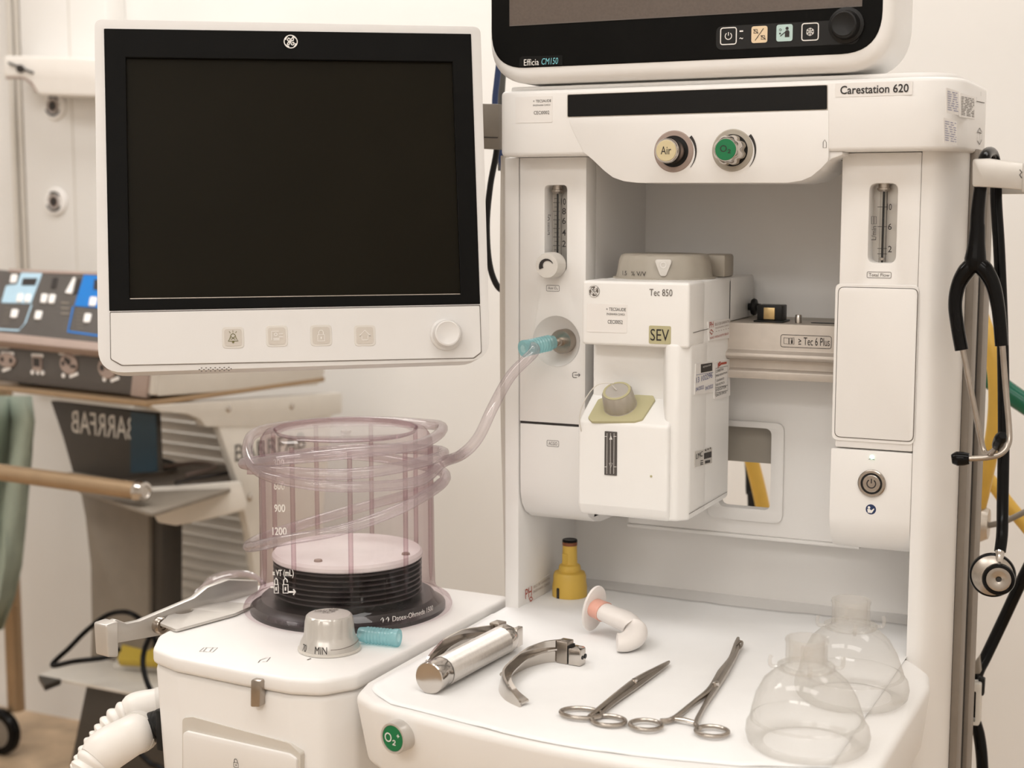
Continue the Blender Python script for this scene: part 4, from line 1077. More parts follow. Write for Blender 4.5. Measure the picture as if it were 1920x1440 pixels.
tc2 = thing('tube_connector', 'loose pale blue tube connector lying beside the silver knob', 'connector', (c0 + c1) / 2 - Vector((0, 0, .009)))
connector('sleeve', c1, c0, tc2)

sl_ = thing('sampling_line', 'thin clear looped line behind the absorber lid at the bracket', 'tubing', at(430, 1130, 'Y', .02))
for k in range(3):
    obj('loop', MB().tube([at(372 - 3 * k, 1140, 'Y', -.02 + .01 * k), at(368 + 4 * k, 1112 - 2 * k, 'Y', -.01 + .01 * k), at(400, 1090 - 4 * k, 'Y', .01 + .01 * k), at(440, 1079 - 3 * k, 'Y', .03), at(475, 1082 - 2 * k, 'Y', .03), at(500, 1100, 'Y', .015), at(508 + 4 * k, 1106, 'Z', LZ + .003)], .0028, 8), TUBEM, sl_)

# ================================================================== THINGS ON THE WORKTOP
DZ = TOP + .0012
nx, ny = 60, 50; vs_, fs_q = [], []
rnd = random.Random(3)
for j in range(ny + 1):
    for i in range(nx + 1):
        a = i / nx; b = j / ny
        x_ = -.014 + .432 * a + .003 * math.sin(b * 7) * (1 - a)
        yf = -.292 - .045 * min(1, a / .10) ** .6 - .024 * math.sin(min(1, max(0, (a - .1) / .9)) * math.pi) + .018 * max(0, (a - .85) / .15)
        y_ = yf + (.115 - yf) * b + .003 * math.sin(a * 9)
        fold = .0012 * max(0, math.sin(a * 23 + b * 6 + 2 * math.sin(b * 5))) ** 6 + .0010 * max(0, math.sin(b * 19 - a * 4)) ** 8
        vs_.append(Vector((x_, y_, TOP + .0006 + fold * .5)))
for j in range(ny):
    for i in range(nx):
        q = j * (nx + 1) + i; fs_q.append((q, q + 1, q + nx + 2, q + nx + 1))
dm = MB().add(vs_, fs_q)
do_ = obj('paper_drape', dm, DRAPE, smooth=60)
sm = do_.modifiers.new('thickness', 'SOLIDIFY'); sm.thickness = .0004; sm.offset = 1
tag(do_, 'thin white paper sheet spread over the worktop under the instruments', 'paper sheet')

# --- laryngoscope handle
hz_ = DZ + .0148
h0 = at(804, 1272, 'Z', hz_); h1 = at(952, 1195, 'Z', hz_)
hdl = thing('laryngoscope', 'knurled metal laryngoscope handle lying on the paper sheet', 'laryngoscope', (h0 + h1) / 2 - Vector((0, 0, .0148)))
hd_ = (h1 - h0); HL = hd_.length
HF = Fr(h0, Vector((0, 0, 1)).cross(hd_), Z)
if HF.n.dot(hd_) < 0: HF = Fr(h0, -HF.ex, Z)
obj('end_cap', MB().lathe(HF, 0, 0, [(0, .0006), (.008, .0), (.0138, .0), (.0146, .001), (.0146, .011), (.0140, .0125), (.0138, .021), (.0, .021)], 48), CHROME, hdl)
prf = [(0, .021)]
k = 0
while .022 + k * .0016 < HL - .014:
    h = .022 + k * .0016; prf += [(.0141, h), (.0133, h + .0008)]; k += 1
prf += [(0, HL - .0135)]
obj('grip', MB().lathe(HF, 0, 0, prf, 56, rmod=lambda t, h: 1 + .012 * math.cos(40 * t)), mat('knurled_metal', (.60, .57, .54), .38, .9, noise=.05, scale=300), hdl)
obj('collar', MB().lathe(HF, 0, 0, [(0, HL - .015), (.0136, HL - .015), (.0143, HL - .012), (.0143, HL - .004), (.0125, HL), (0, HL)], 48), CHROME, hdl)
hk_ = MB()
for sg in (-1, 1):
    hk_.prism(HF, rr(sg * .0085 - .0028, -.009, sg * .0085 + .0028, .010, .001), HL - .001, HL + .011, .001, 2)
hk_.prism(HF, rr(-.008, -.0095, .008, -.004, .001), HL - .001, HL + .006, .001, 2).tube([HF.w(-.008, .004, HL + .007), HF.w(.008, .004, HL + .007)], .0017, 10, 1, False, False)
obj('hook', hk_, CHROME, hdl)

# --- laryngoscope blades
def blade(label, hp, path, heights, hdirn):
    t = thing('laryngoscope_blade', label, 'laryngoscope', Vector((hp.x, hp.y, DZ)), 'laryngoscope blades')
    Q = spline(path, 8); n = len(Q); secs = []; secs2 = []; tng = []
    for i in range(n):
        a_ = Q[max(i - 1, 0)]; b_ = Q[min(i + 1, n - 1)]; T = (b_ - a_).normalized(); N_ = Z.cross(T).normalized()
        f = i / (n - 1) * (len(heights) - 1); k = min(int(f), len(heights) - 2); H_ = heights[k] * (1 - (f - k)) + heights[k + 1] * (f - k)
        p = Vector((Q[i].x, Q[i].y, DZ))
        th = .0011
        lean = N_ * (.004 * math.sin(i / (n - 1) * 3.1))
        secs.append([p - N_ * th, p + N_ * th, p + N_ * th + lean + Z * H_, p - N_ * th + lean + Z * H_])
        W_ = .009 * min(1, .35 + i / (n - 1) * 1.0)
        secs2.append([p + Z * H_ * .45 + lean * .5, p + Z * (H_ * .45 + .0016) + lean * .5, p + Z * (H_ * .50 + .003) + N_ * W_ + lean * .5, p + Z * (H_ * .50 + .0014) + N_ * W_ + lean * .5])
    obj('spatula', MB().sweep(Q, secs), CHROME, t)
    obj('flange', MB().sweep(Q, secs2), CHROME, t)
    bf = Fr(Vector((hp.x, hp.y, DZ)), hdirn, Z.cross(hdirn))
    o = MB().prism(bf, rr(-.010, -.007, .002, .007, .001), 0, .0215, .0012, 2)
    blk = obj('heel', o, STEEL, t)
    obj('heel_block', MB().prism(bf, fillet([(.0035, -.0075), (.0165, -.0075), (.0165, .004), (.0125, .0075), (.0035, .0075)], .001), .0005, .0165, .0012, 2), CHROME, t)
    obj('heel_gap', MB().prism(bf, rr(.0015, -.006, .004, .006, .0005), .002, .018), DARK, blk)
    sf = Fr(bf.w(.0166, 0, .008), Z.cross(hdirn), Z)
    for a_, r_ in ((-.0026, .0019), (.0030, .0024)): obj('pin_hole', MB().lathe(sf, a_, .0, [(r_, 0), (r_, .0004), (0, .0004)], 16), DARK, t)
    # light carrier along the flange
    i0, i1 = int(n * .08), int(n * .62)
    obj('light_guide', MB().tube([Q[i] * 1.0 + Vector((0, 0, DZ - Q[i].z + .006)) - Z.cross((Q[min(i + 1, n - 1)] - Q[i - 1]).normalized()) * .0035 for i in range(i0, i1, 3)], .0016, 8, 2), STEEL, t)
    return t
z_ = DZ
b2 = [at(1052, 1240, 'Z', z_), at(1020, 1243, 'Z', z_), at(985, 1253, 'Z', z_), at(955, 1270, 'Z', z_), at(937, 1290, 'Z', z_), at(948, 1312, 'Z', z_), at(976, 1326, 'Z', z_)]
blade('curved metal laryngoscope blade lying right of the knurled handle', at(1066, 1242, 'Z', z_), b2, [.022, .022, .021, .018, .017, .014, .004], (at(1085, 1245, 'Z', z_) - at(1050, 1239, 'Z', z_)).normalized())
b1 = [at(925, 1208, 'Z', z_), at(895, 1211, 'Z', z_), at(860, 1220, 'Z', z_), at(825, 1236, 'Z', z_), at(800, 1256, 'Z', z_), at(793, 1268, 'Z', z_)]
blade('curved metal laryngoscope blade lying behind the knurled handle', at(940, 1206, 'Z', z_), b1, [.020, .020, .022, .020, .014, .004], (at(958, 1209, 'Z', z_) - at(925, 1203, 'Z', z_)).normalized())

# --- clamps
def ring_pts(c, r, r2, rot, n=16):
    return [c + Vector((r * math.cos(t) * math.cos(rot) - r2 * math.sin(t) * math.sin(rot), r * math.cos(t) * math.sin(rot) + r2 * math.sin(t) * math.cos(rot), 0)) for t in [2 * math.pi * k / n for k in range(n)]]
zc_ = DZ + .0035
cl = thing('needle_holder', 'closed steel needle holder with two finger rings on the paper sheet', 'clamp', at(1150, 1300, 'Z', DZ))
tip, piv = at(1254, 1241, 'Z', zc_), at(1190, 1283, 'Z', zc_)
r1c, r2c = at(1090, 1337, 'Z', zc_), at(1141, 1351, 'Z', zc_ - .0005)
kn1 = at(1108, 1344, 'Z', zc_ + .001)
obj('finger_ring', MB().tube(ring_pts(r1c, .0180, .0125, math.radians(10)), .0020, 10, 6, True), STEEL, cl)
obj('finger_ring', MB().tube(ring_pts(r2c, .0145, .0120, math.radians(5)), .0020, 10, 6, True), STEEL, cl)
obj('shank', MB().tube([at(1104, 1344, 'Z', zc_), at(1120, 1332, 'Z', zc_ + .001), piv + Vector((-.002, .001, .001)), at(1235, 1253, 'Z', zc_ + .001), tip], [.0022, .0030, .0040, .0034, .0016], 10, 6, flat=.8), STEEL, cl)
obj('shank', MB().tube([at(1125, 1340, 'Z', zc_), at(1150, 1318, 'Z', zc_), piv + Vector((.003, -.001, -.0005)), at(1240, 1253, 'Z', zc_), tip + Vector((.0005, -.001, 0))], [.0022, .0026, .0034, .0028, .0014], 10, 6, flat=.8), STEEL, cl)
obj('pivot_screw', MB().lathe(frZ(zc_), piv.x, piv.y, [(.0028, 0), (.0028, .0048), (.002, .0054), (0, .0054)], 16), CHROME, cl)
fc = thing('sponge_forceps', 'open steel ring forceps with ratchet lying right of the closed needle holder', 'clamp', at(1290, 1330, 'Z', DZ))
pv = at(1338, 1288, 'Z', zc_)
q1, q2 = at(1211, 1359, 'Z', zc_), at(1335, 1371, 'Z', zc_)
obj('finger_ring', MB().tube(ring_pts(q1, .0135, .0120, .1), .0019, 10, 6, True), STEEL, fc)
obj('finger_ring', MB().tube(ring_pts(q2, .0135, .0120, .1), .0019, 10, 6, True), STEEL, fc)
e1, e2 = at(1262, 1348, 'Z', zc_), at(1305, 1356, 'Z', zc_)
obj('shank', MB().tube([at(1238, 1352, 'Z', zc_), e1, at(1300, 1318, 'Z', zc_), at(1331, 1294, 'Z', zc_ + .0005), at(1352, 1262, 'Z', zc_ + .001), at(1370, 1235, 'Z', zc_ + .0015), at(1380, 1208, 'Z', zc_ + .002), at(1384, 1197, 'Z', zc_ + .002)], [.0022, .0026, .0023, .0033, .0040, .0026, .0024, .0018], 10, 6), STEEL, fc)
obj('shank', MB().tube([at(1313, 1366, 'Z', zc_), e2, at(1320, 1325, 'Z', zc_), at(1340, 1293, 'Z', zc_), at(1357, 1265, 'Z', zc_ + .0005), at(1374, 1238, 'Z', zc_ + .001), at(1384, 1216, 'Z', zc_ + .0015), at(1386, 1202, 'Z', zc_ + .002)], [.0020, .0024, .0021, .0030, .0036, .0024, .0022, .0018], 10, 6), STEEL, fc)
obj('ratchet', MB().tube([e1, (e1 + e2) / 2 + Vector((0, 0, .001)), e2], .0022, 8, 4, flat=.7), CHROME, fc)
jf = at(1384, 1212, 'Z', zc_ + .003)
obj('jaw_ring', MB().tube([jf + Vector((math.cos(t) * .0028, math.sin(t) * .011, math.sin(t) * .002)) for t in [2 * math.pi * k / 14 for k in range(14)]], .0012, 8, 4, True), STEEL, fc)
obj('pivot_screw', MB().lathe(frZ(zc_), pv.x + .002, pv.y, [(.0032, 0), (.0032, .0048), (.002, .0056), (0, .0056)], 16), CHROME, fc)

# --- oropharyngeal airway
aw = thing('oral_airway', 'milky white curved oral airway with pink insert on the paper sheet', 'airway', at(1170, 1200, 'Z', DZ))
ya = -.075
AP = [at(1117, 1140, 'Y', -.055), at(1150, 1155, 'Y', -.062), at(1177, 1167, 'Y', -.07), at(1190, 1182, 'Y', -.075), at(1187, 1196, 'Y', -.09), at(1172, 1204, 'Y', -.10), at(1157, 1204, 'Y', -.104)]
fd = (AP[0] - AP[1]).normalized()
obj('curved_tube', MB().tube(AP, [.0125, .0135, .0145, .0150, .0145, .0132, .0120], 20, 8, flat=.72, up=Vector((.42, -.9, 0))), AIRWAY, aw)
obj('pink_insert', MB().tube([AP[0] + fd * .002, AP[0].lerp(AP[1], .25), AP[0].lerp(AP[1], .50)], [.0131, .0133, .0139], 20, 3, False, True, .76, up=Vector((.42, -.9, 0))), PINK, aw)
ff = Fr(AP[0] + fd * .001, Vector((0, .25, 0)) + Vector((0, 0, 0)), Z)
u_ = Z - fd * fd.z; ff = Fr(AP[0] + fd * .002, fd.cross(u_) * -1, u_)
obj('bite_flange', MB().prism(ff, circ(0, -.001, .018, 36, .0248), -.0016, .0016, .0012, 2), AIRWAY, aw)
obj('bore', MB().prism(ff, circ(0, 0, .0075, 24, .0105), .001, .0021), PINK, aw)

# --- yellow adapter
ya_, yb_ = at(1068, 1116, 'Z', DZ).x, at(1068, 1116, 'Z', DZ).y
yd = thing('yellow_adapter', 'yellow stepped plastic adapter with black top in the back corner', 'adapter', (ya_, yb_, DZ))
k_ = .0207 / .0207
zv = lambda v: hz(v, ya_, yb_)
rpx = lambda p: p * (Vector((ya_, yb_, 1)) - CAM).dot(FW) / FPX
z1, z2, z3, z4 = zv(1118), zv(1078), zv(1064), zv(1022)
pf = [(0, DZ), (rpx(33), DZ), (rpx(33), zv(1098)), (rpx(31.5), zv(1090)), (rpx(31), z2), (rpx(28.5), zv(1072)), (rpx(21), zv(1069)), (rpx(21), z3), (rpx(19.5), zv(1059)), (rpx(14.5), zv(1056)), (rpx(14), zv(1042)), (rpx(13.6), z4), (rpx(10), z4), (0, z4)]
obj('adapter_body', MB().lathe(frZ(0), ya_, yb_, pf, 48), YELLOW, yd)
obj('top_ring', MB().lathe(frZ(0), ya_, yb_, [(0, z4), (rpx(14), z4), (rpx(14.2), z4 + .002), (rpx(14.2), z4 + .004), (0, z4 + .004)], 36), mat('rust_ring', (.20, .06, .02), .5), yd)
obj('top_cap', MB().lathe(frZ(0), ya_, yb_, [(0, z4 + .004), (rpx(14.4), z4 + .004), (rpx(14.4), z4 + .006), (rpx(13), z4 + .0068), (0, z4 + .0062)], 36), RUBBER, yd)
t = math.atan2(CAM.y - yb_, CAM.x - ya_) - .72
sf = Fr((ya_ + rpx(32.6) * math.cos(t), yb_ + rpx(32.6) * math.sin(t), DZ), Vector((-math.sin(t), math.cos(t), 0)), Z)
obj('slot', MB().prism(sf, fillet([(-.0018, 0), (.0018, 0), (.0018, .012), (-.0018, .012)], [0, 0, .0016, .0016]), -.003, .0008), INK, yd)
sf2 = Fr((ya_ + rpx(13.6) * math.cos(t), yb_ + rpx(13.6) * math.sin(t), zv(1056)), Vector((-math.sin(t), math.cos(t), 0)), Z)
obj('keyway', MB().prism(sf2, rr(-.0035, 0, .0035, .0125, .0005), -.002, .0012, .0004, 1), YELLOW, yd)

# --- clear face masks
def mask(label, x_, y_, s, hooks):
    t = thing('face_mask', label, 'face mask', (x_, y_, DZ), 'clear anaesthesia face masks')
    f = frZ(DZ)
    tear = lambda tt, h: 1 + .10 * (1 - min(1, h / (.06 * s))) * math.cos(tt - 1.2)
    cush = [(.036, .003), (.040, .0005), (.046, .0), (.0500, .004), (.0515, .011), (.0505, .018), (.0475, .023), (.044, .0245)]
    obj('cushion', MB().lathe(f, x_, y_, [(r * s, h * s) for r, h in cush], 56, rmod=tear), MASKM, t)
    dm_ = [(.0475, .023), (.0455, .031), (.0415, .044), (.0350, .056), (.0265, .064), (.0195, .0675), (.0180, .0690)]
    obj('dome', MB().lathe(f, x_, y_, [(r * s, h * s) for r, h in dm_], 56, rmod=tear), MASKM, t)
    nk = [(.0180, .0690), (.0172, .072), (.0170, .088), (.0178, .091), (.0172, .093), (.0150, .093), (.0146, .088), (.0146, .07)]
    obj('connector', MB().lathe(f, x_, y_, [(r * s, h * s) for r, h in nk], 40), MASKM, t)
    hr = obj('hook_ring', MB().lathe(f, x_, y_, [(r * s, h * s) for r, h in [(.0182, .0665), (.0235, .0670), (.0238, .0700), (.0182, .0705)]], 40), MASKM, t)
    for k in range(4):
        a_ = math.radians(20 + 90 * k); c_ = Vector((math.cos(a_), math.sin(a_), 0)); b0 = Vector((x_, y_, DZ + .0685 * s))
        obj('hook', MB().tube([b0 + c_ * .0225 * s, b0 + c_ * .0285 * s, b0 + c_ * .0300 * s + Z * .005 * s, b0 + c_ * .0290 * s + Z * .009 * s], .0016 * s, 8, 4), MASKM, hr)
    return t
mask('clear plastic face mask standing at the front right of the worktop', .388, -.283, .98, True)
c = at(1587, 1296, 'Z', DZ)
mask('clear plastic face mask standing behind the front one near the right post', .394, -.148, .98, True)

# ================================================================== STETHOSCOPE on the side hook
YS = -.022
sp = lambda u, v, y=YS: at(u, v, 'Y', y)
sts = thing('stethoscope', 'black stethoscope with steel chestpiece hanging from the side hook', 'stethoscope', sp(1860, 1100))
tub = MB().tube([sp(1832, 430), sp(1833, 400), sp(1838, 352), sp(1844, 305), sp(1851, 288, -.005), sp(1861, 290, .02), sp(1867, 320, .03), sp(1868, 380, .03), sp(1874, 480, .025), sp(1880, 640, .02), sp(1882, 800, .01), sp(1880, 940, .0), sp(1879, 1000, -.01), sp(1875, 1034, -.018)],
                [.0068, .0065, .0058, .0056, .0055, .0055, .0055, .0055, .0055, .0055, .0055, .0055, .0055, .0054], 14, 8)
obj('tubing', tub, RUBBER, sts)
y0 = sp(1830, 492)
obj('yoke', MB().tube([sp(1833, 420), sp(1831, 455), sp(1829, 485), sp(1826, 505)], [.0066, .0078, .0100, .0085], 14, 6), RUBBER, sts)
obj('yoke_arm', MB().tube([sp(1832, 488), sp(1812, 508), sp(1797, 535), sp(1791, 570), sp(1795, 610), sp(1803, 656)], [.0070, .0080, .0068, .0064, .0062, .0062], 14, 6), RUBBER, sts)
obj('yoke_arm', MB().tube([sp(1826, 488), sp(1846, 506), sp(1862, 535), sp(1871, 575), sp(1875, 610), sp(1878, 648)], [.0070, .0080, .0068, .0062, .0060, .0060], 14, 6), RUBBER, sts)
obj('ear_tube', MB().tube([sp(1804, 650), sp(1814, 700), sp(1830, 780), sp(1843, 840), sp(1851, 850, -.03), sp(1862, 846, -.05), sp(1872, 832, -.07)], .0027, 12, 6), STEEL, sts)
obj('ear_tube', MB().tube([sp(1879, 640), sp(1885, 720), sp(1892, 800, -.026), sp(1891, 832, -.03), sp(1876, 851, -.036), sp(1850, 858, -.04), sp(1815, 860, -.044)], .0027, 12, 6), STEEL, sts)
obj('ear_tip', MB().tube([sp(1818, 860, -.044), sp(1808, 860, -.044), sp(1794, 860, -.045), sp(1784, 861, -.046)], [.0050, .0064, .0068, .0040], 14, 6), RUBBER, sts)
obj('ear_tip', MB().tube([sp(1870, 836, -.066), sp(1873, 829, -.072), sp(1877, 821, -.078), sp(1880, 816, -.082)], [.0048, .0056, .0056, .0035], 14, 6), RUBBER, sts)
cp = sp(1861, 1078)
CFb = Fr(cp, X + Y * .15, Z + Y * .02)
if CFb.n.y > 0: CFb = Fr(cp, -CFb.ex, Z)
obj('diaphragm', MB().lathe(CFb, 0, 0, [(0, -.004), (.0185, -.004), (.0205, -.003), (.0212, 0), (.0205, .002), (.019, .0025)], 48), RUBBER, sts)
bw = MB().lathe(CFb, 0, 0, [(.0192, .001), (.0188, .0028), (.013, .006), (.0, .008)], 48)
obj('chestpiece', bw, STEEL, sts)
c2a, c2b = CFb.px(1872, 1082)
obj('bell_ring', MB().lathe(CFb, c2a, c2b, [(.0112, .004), (.0145, .006), (.0150, .010), (.0142, .0125), (.0122, .013), (.0112, .0118)], 48), RUBBER, sts)
obj('bell_face', MB().lathe(CFb, c2a, c2b, [(.0118, .0112), (.010, .0116), (.003, .0108), (.0018, .0100), (0, .0100)], 48), mat('spun_steel', (.44, .40, .36), .24, 1.0, noise=.06, scale=20, aniso=.8), sts)
obj('bell_hole', MB().lathe(CFb, c2a, c2b, [(.0021, .0114), (0, .0116)], 16), INK, sts)
obj('stem', MB().tube([sp(1875, 1024, -.016), sp(1874, 1045), sp(1870, 1066)], .0042, 14, 4), CHROME, sts)

# ================================================================== HOSES AND CABLES right and left of the machine
def cable(name, label, cat, P, r, m, group=None, seg=12):
    o = obj(name, MB().tube(P, r, seg, 8), m)
    return tag(o, label, cat, group)
q = lambda u, v, y: at(u, v, 'Y', y)
cable('gas_hose', 'yellow gas hose bulging out behind the right rail', 'hose', [q(1825, 540, .38), q(1838, 590, .36), q(1858, 650, .34), q(1868, 720, .34), q(1865, 800, .35), q(1850, 880, .37), q(1834, 950, .40), q(1815, 1010, .44)], .0095, YHOSE, 'yellow gas hoses')
cable('gas_hose', 'yellow gas hose running down to the right edge below the green hose', 'hose', [q(1835, 880, .46), q(1860, 905, .46), q(1890, 945, .46), q(1935, 1000, .46), q(1960, 1040, .46)], .0085, YHOSE, 'yellow gas hoses')
cable('gas_hose', 'yellow gas hose seen through the grip opening of the back panel', 'hose', [q(1395, 820, .55), q(1408, 860, .55), q(1420, 905, .55), q(1434, 970, .55), q(1450, 1060, .55), q(1465, 1250, .56), Vector((q(1465, 1250, .56).x + .02, .58, .25)), Vector((q(1465, 1250, .56).x + .05, .62, .011)), Vector((q(1465, 1250, .56).x + .3, .8, .011))], .0100, YHOSE, 'yellow gas hoses')
cable('power_cord', 'black cord beside the yellow hose in the grip opening', 'cable', [q(1400, 820, .58), q(1407, 880, .58), q(1408, 920, .58), q(1412, 990, .58), Vector((q(1412, 990, .58).x + .0, .60, .4)), Vector((q(1412, 990, .58).x + .02, .64, .009)), Vector((q(1412, 990, .58).x + .2, .9, .009))], .0075, DARK)
cable('oxygen_hose', 'thick green gas hose crossing the right edge of the view', 'hose', [q(1800, 672, .42), q(1838, 697, .42), q(1870, 720, .42), q(1900, 742, .42), q(1950, 775, .42)], .0125, GHOSE)
cable('pipeline_tube', 'thin grey tube behind the stethoscope tubing, near the chestpiece', 'tubing', [q(1835, 986, .40), q(1860, 984, .40), q(1890, 975, .40), q(1935, 953, .40)], .0036, CARTG)
gk = obj('gas_coupling', MB().lathe(Fr(q(1822, 980, .40), Y * -1, Z), 0, 0, [(0, -.02), (.018, -.02), (.024, -.008), (.025, 0), (.022, .006), (0, .008)], 32), ALU)
tag(gk, 'round grey coupling half hidden behind the right rail', 'coupling')
cable('monitor_cable', 'black cable slanting down past the chestpiece into the white clip', 'cable', [q(1950, 1020, .30), q(1915, 1090, .30), q(1880, 1165, .30), q(1848, 1232, .29), q(1835, 1258, .28), q(1826, 1290, .27), q(1824, 1335, .27), q(1836, 1380, .27), q(1842, 1440, .27), q(1842, 1540, .28)], .0068, RUBBER)
clp = thing('cable_clip', 'white cable clip fixed to the rear of the right rail', 'clip', q(1830, 1365, .25))
fcl = frY(.25)
obj('clip_frame', MB().prism(fcl, fillet(fcl.pts([(1806, 1278), (1840, 1281), (1837, 1359), (1805, 1356)]), .003), -.012, .004, .0015, 2, [fillet(fcl.pts([(1808, 1293), (1831, 1295), (1829, 1352), (1807, 1351)]), .001, 2)]), CARTW, clp)
obj('clip_wedge', MB().prism(fcl, fcl.pts([(1812, 1262), (1836, 1230), (1839, 1262)]), -.01, .004, .001, 1), CARTG, clp)
obj('clip_insert', MB().prism(fcl, fcl.pts([(1808, 1294), (1831, 1295), (1830, 1325), (1808, 1326)]), -.010, -.004), DARK, clp)
obj('clip_strap', MB().prism(fcl, fillet(fcl.pts([(1832, 1272), (1845, 1276), (1843, 1308), (1836, 1308)]), .002), -.014, -.006, .001, 1), DARK, clp)
obj('clip_tab', MB().prism(fcl, fcl.pts([(1806, 1392), (1817, 1396), (1815, 1418), (1805, 1420)]), -.01, 0, .001, 1), CARTG, clp)
cable('monitor_lead', 'black cable hanging in a loop between the display and the left column', 'cable', [q(934, 250, .09), q(930, 290, .09), q(919, 350, .09), q(913, 420, .09), q(917, 490, .09), q(930, 532, .09), q(948, 547, .09), q(975, 548, .09)], .0036, DARK)
cable('blue_lead', 'navy blue cable running down behind the header to the left column', 'cable', [q(938, 100, .13), q(932, 150, .13), q(928, 195, .13), q(932, 250, .13), q(940, 300, .13), q(950, 345, .13), q(966, 400, .13), q(985, 450, .13)], .0036, BLUEC)
cable('grey_lead', 'grey cable next to the navy cable under the patient monitor', 'cable', [q(945, 100, .15), q(941, 160, .15), q(938, 220, .15), q(940, 320, .15)], .0042, GREYC)

# ================================================================== BACKGROUND: gas wall unit
YW = RY1
gp = thing('gas_wall_unit', 'tall pale wall unit with two round gas outlets behind the cart', 'wall unit', (at(120, 300, 'Y', 1.30).x, 1.34, 0.9))
fg = frY(1.29)
xg0, xg1 = fg.px(46, 300)[0], fg.px(198, 20)[0]
obj('panel', MB().box(xg0, xg1, 1.29, 1.36, .86, RZ - .01, .004), WALL, gp)
for k, (ua, ub) in enumerate(((16, 24), (30, 38))):
    obj('edge_rib', MB().box(fg.px(ua, 300)[0], fg.px(ub, 300)[0], 1.30, 1.36, .86, RZ - .01, .002), CARTW, gp)
obj('seam', MB().box(fg.px(141, 400)[0], fg.px(142.5, 400)[0], 1.2885, 1.291, .86, RZ - .01), CARTW, gp)
for u, v in ((104, 199), (106, 378)):
    a, b = fg.px(u, v)
    o_ = obj('gas_outlet', MB().lathe(fg, a, b, [(.033, 0), (.033, .004), (.030, .008), (.022, .009), (.021, .004), (.015, .004), (.0145, .010), (.009, .010)], 36), PAPER, gp)
    obj('outlet_socket', MB().lathe(fg, a, b, [(.0112, .010), (.0112, .0106), (0, .0106)], 24), INK, o_)
    for s0 in (200, 40):
        m = MB().line(fg, [(a + .0215 * math.cos(math.radians(s0 + k * 10)), b + .0215 * math.sin(math.radians(s0 + k * 10))) for k in range(14 if s0 == 200 else 9)], .0052, .0097)
        obj('outlet_slot', m, INK, o_)
    obj('outlet_ring', MB().lathe(fg, a, b, [(.0148, .0102), (.0090, .0102)], 28), TAUPE, o_)
wa = thing('wall_bracket', 'white wall-mounted arm with a black clamp above the gas outlets', 'arm', (at(100, 150, 'Y', 1.2).x, 1.22, 1.5))
fa = frY(1.2)
obj('arm_body', MB().prism(fa, fillet(fa.pts([(6, 104), (120, 106), (420, 122), (420, 178), (190, 182), (72, 178), (58, 155), (45, 146), (4, 144)]), [.01, .02, 0, 0, .02, .012, .02, .02, .01], 4), -.085, 0, .006, 3), HOSEW, wa)
obj('clamp_screw', MB().tube([fa.w(*fa.px(18, 118), .004), fa.w(*fa.px(64, 137), .004)], .0026, 8, 1, False, False).lathe(fa, *fa.px(40, 129), [(.009, 0), (.009, .007), (0, .009)], 16), INK, wa)
obj('painted_clamp_shadow', MB().tube([fa.w(*fa.px(10, 146), -.004), fa.w(*fa.px(40, 146), -.004), fa.w(*fa.px(58, 158), -.004), fa.w(*fa.px(68, 172), -.004)], .003, 8, 4), TAUPE, wa)  # taupe strip standing in for the shadow under the clamp

# ================================================================== BACKGROUND: cart with the electrosurgical unit
PC = at(275, 757, 'Y', .60)                  # near corner of the cart's shelf
th_ = math.radians(9.5)
E1 = Vector((math.cos(th_), -math.sin(th_), 0))          # along the front, to the right
E2 = Vector((math.sin(th_), math.cos(th_), 0))           # along the side, away
CFt = Fr(PC, E1, Z)                          # front plane
CSd = Fr(PC, E2, Z)                          # right side plane
def cbox(a0, a1, d0, d1, z0, z1, bev=.003):
    "box in the cart's axes: a to the right of the near corner, d away from it"
    f = Fr(Vector((PC.x, PC.y, 0)), E1, E2)
    return MB().prism(f, [(a0, d0), (a1, d0), (a1, d1), (a0, d1)], z0, z1, bev)
zsf = PC.z
cart = thing('equipment_cart', 'grey equipment cart with slatted back panel and bronze bar, out of focus', 'cart', (PC.x - .2, PC.y + .2, 0))
obj('top_shelf', cbox(-.46, .0, .0, .46, zsf - .006, zsf + .004, .002), BRONZE, cart)
# right side frame: top beam and side plate
bm_ = fillet(CSd.pts([(277, 760), (640, 736), (640, 775), (480, 800), (385, 800), (375, 786), (350, 776), (300, 772)]), .004, 3)
obj('side_beam', MB().prism(CSd, bm_, -.02, .002, .001), CARTW, cart)
sp_ = CSd.pts([(409, 796), (622, 777), (604, 1000), (604, 1300), (500, 1300), (492, 1180), (470, 1010), (445, 900)])
obj('side_plate', MB().prism(CSd, sp_, -.018, .0, .001), CARTW, cart)
for u, v in ((427, 766), (546, 761), (468, 932)):
    a, b = CSd.px(u, v); obj('bolt', MB().lathe(CSd, a, b, [(.007, 0), (.007, .003), (.004, .005), (0, .005)], 16), CHROME, cart)
obj('lettering', MB().text(CSd, 'BARRFAB', 440, 822, 572, 853, .0008), SLATE, cart)
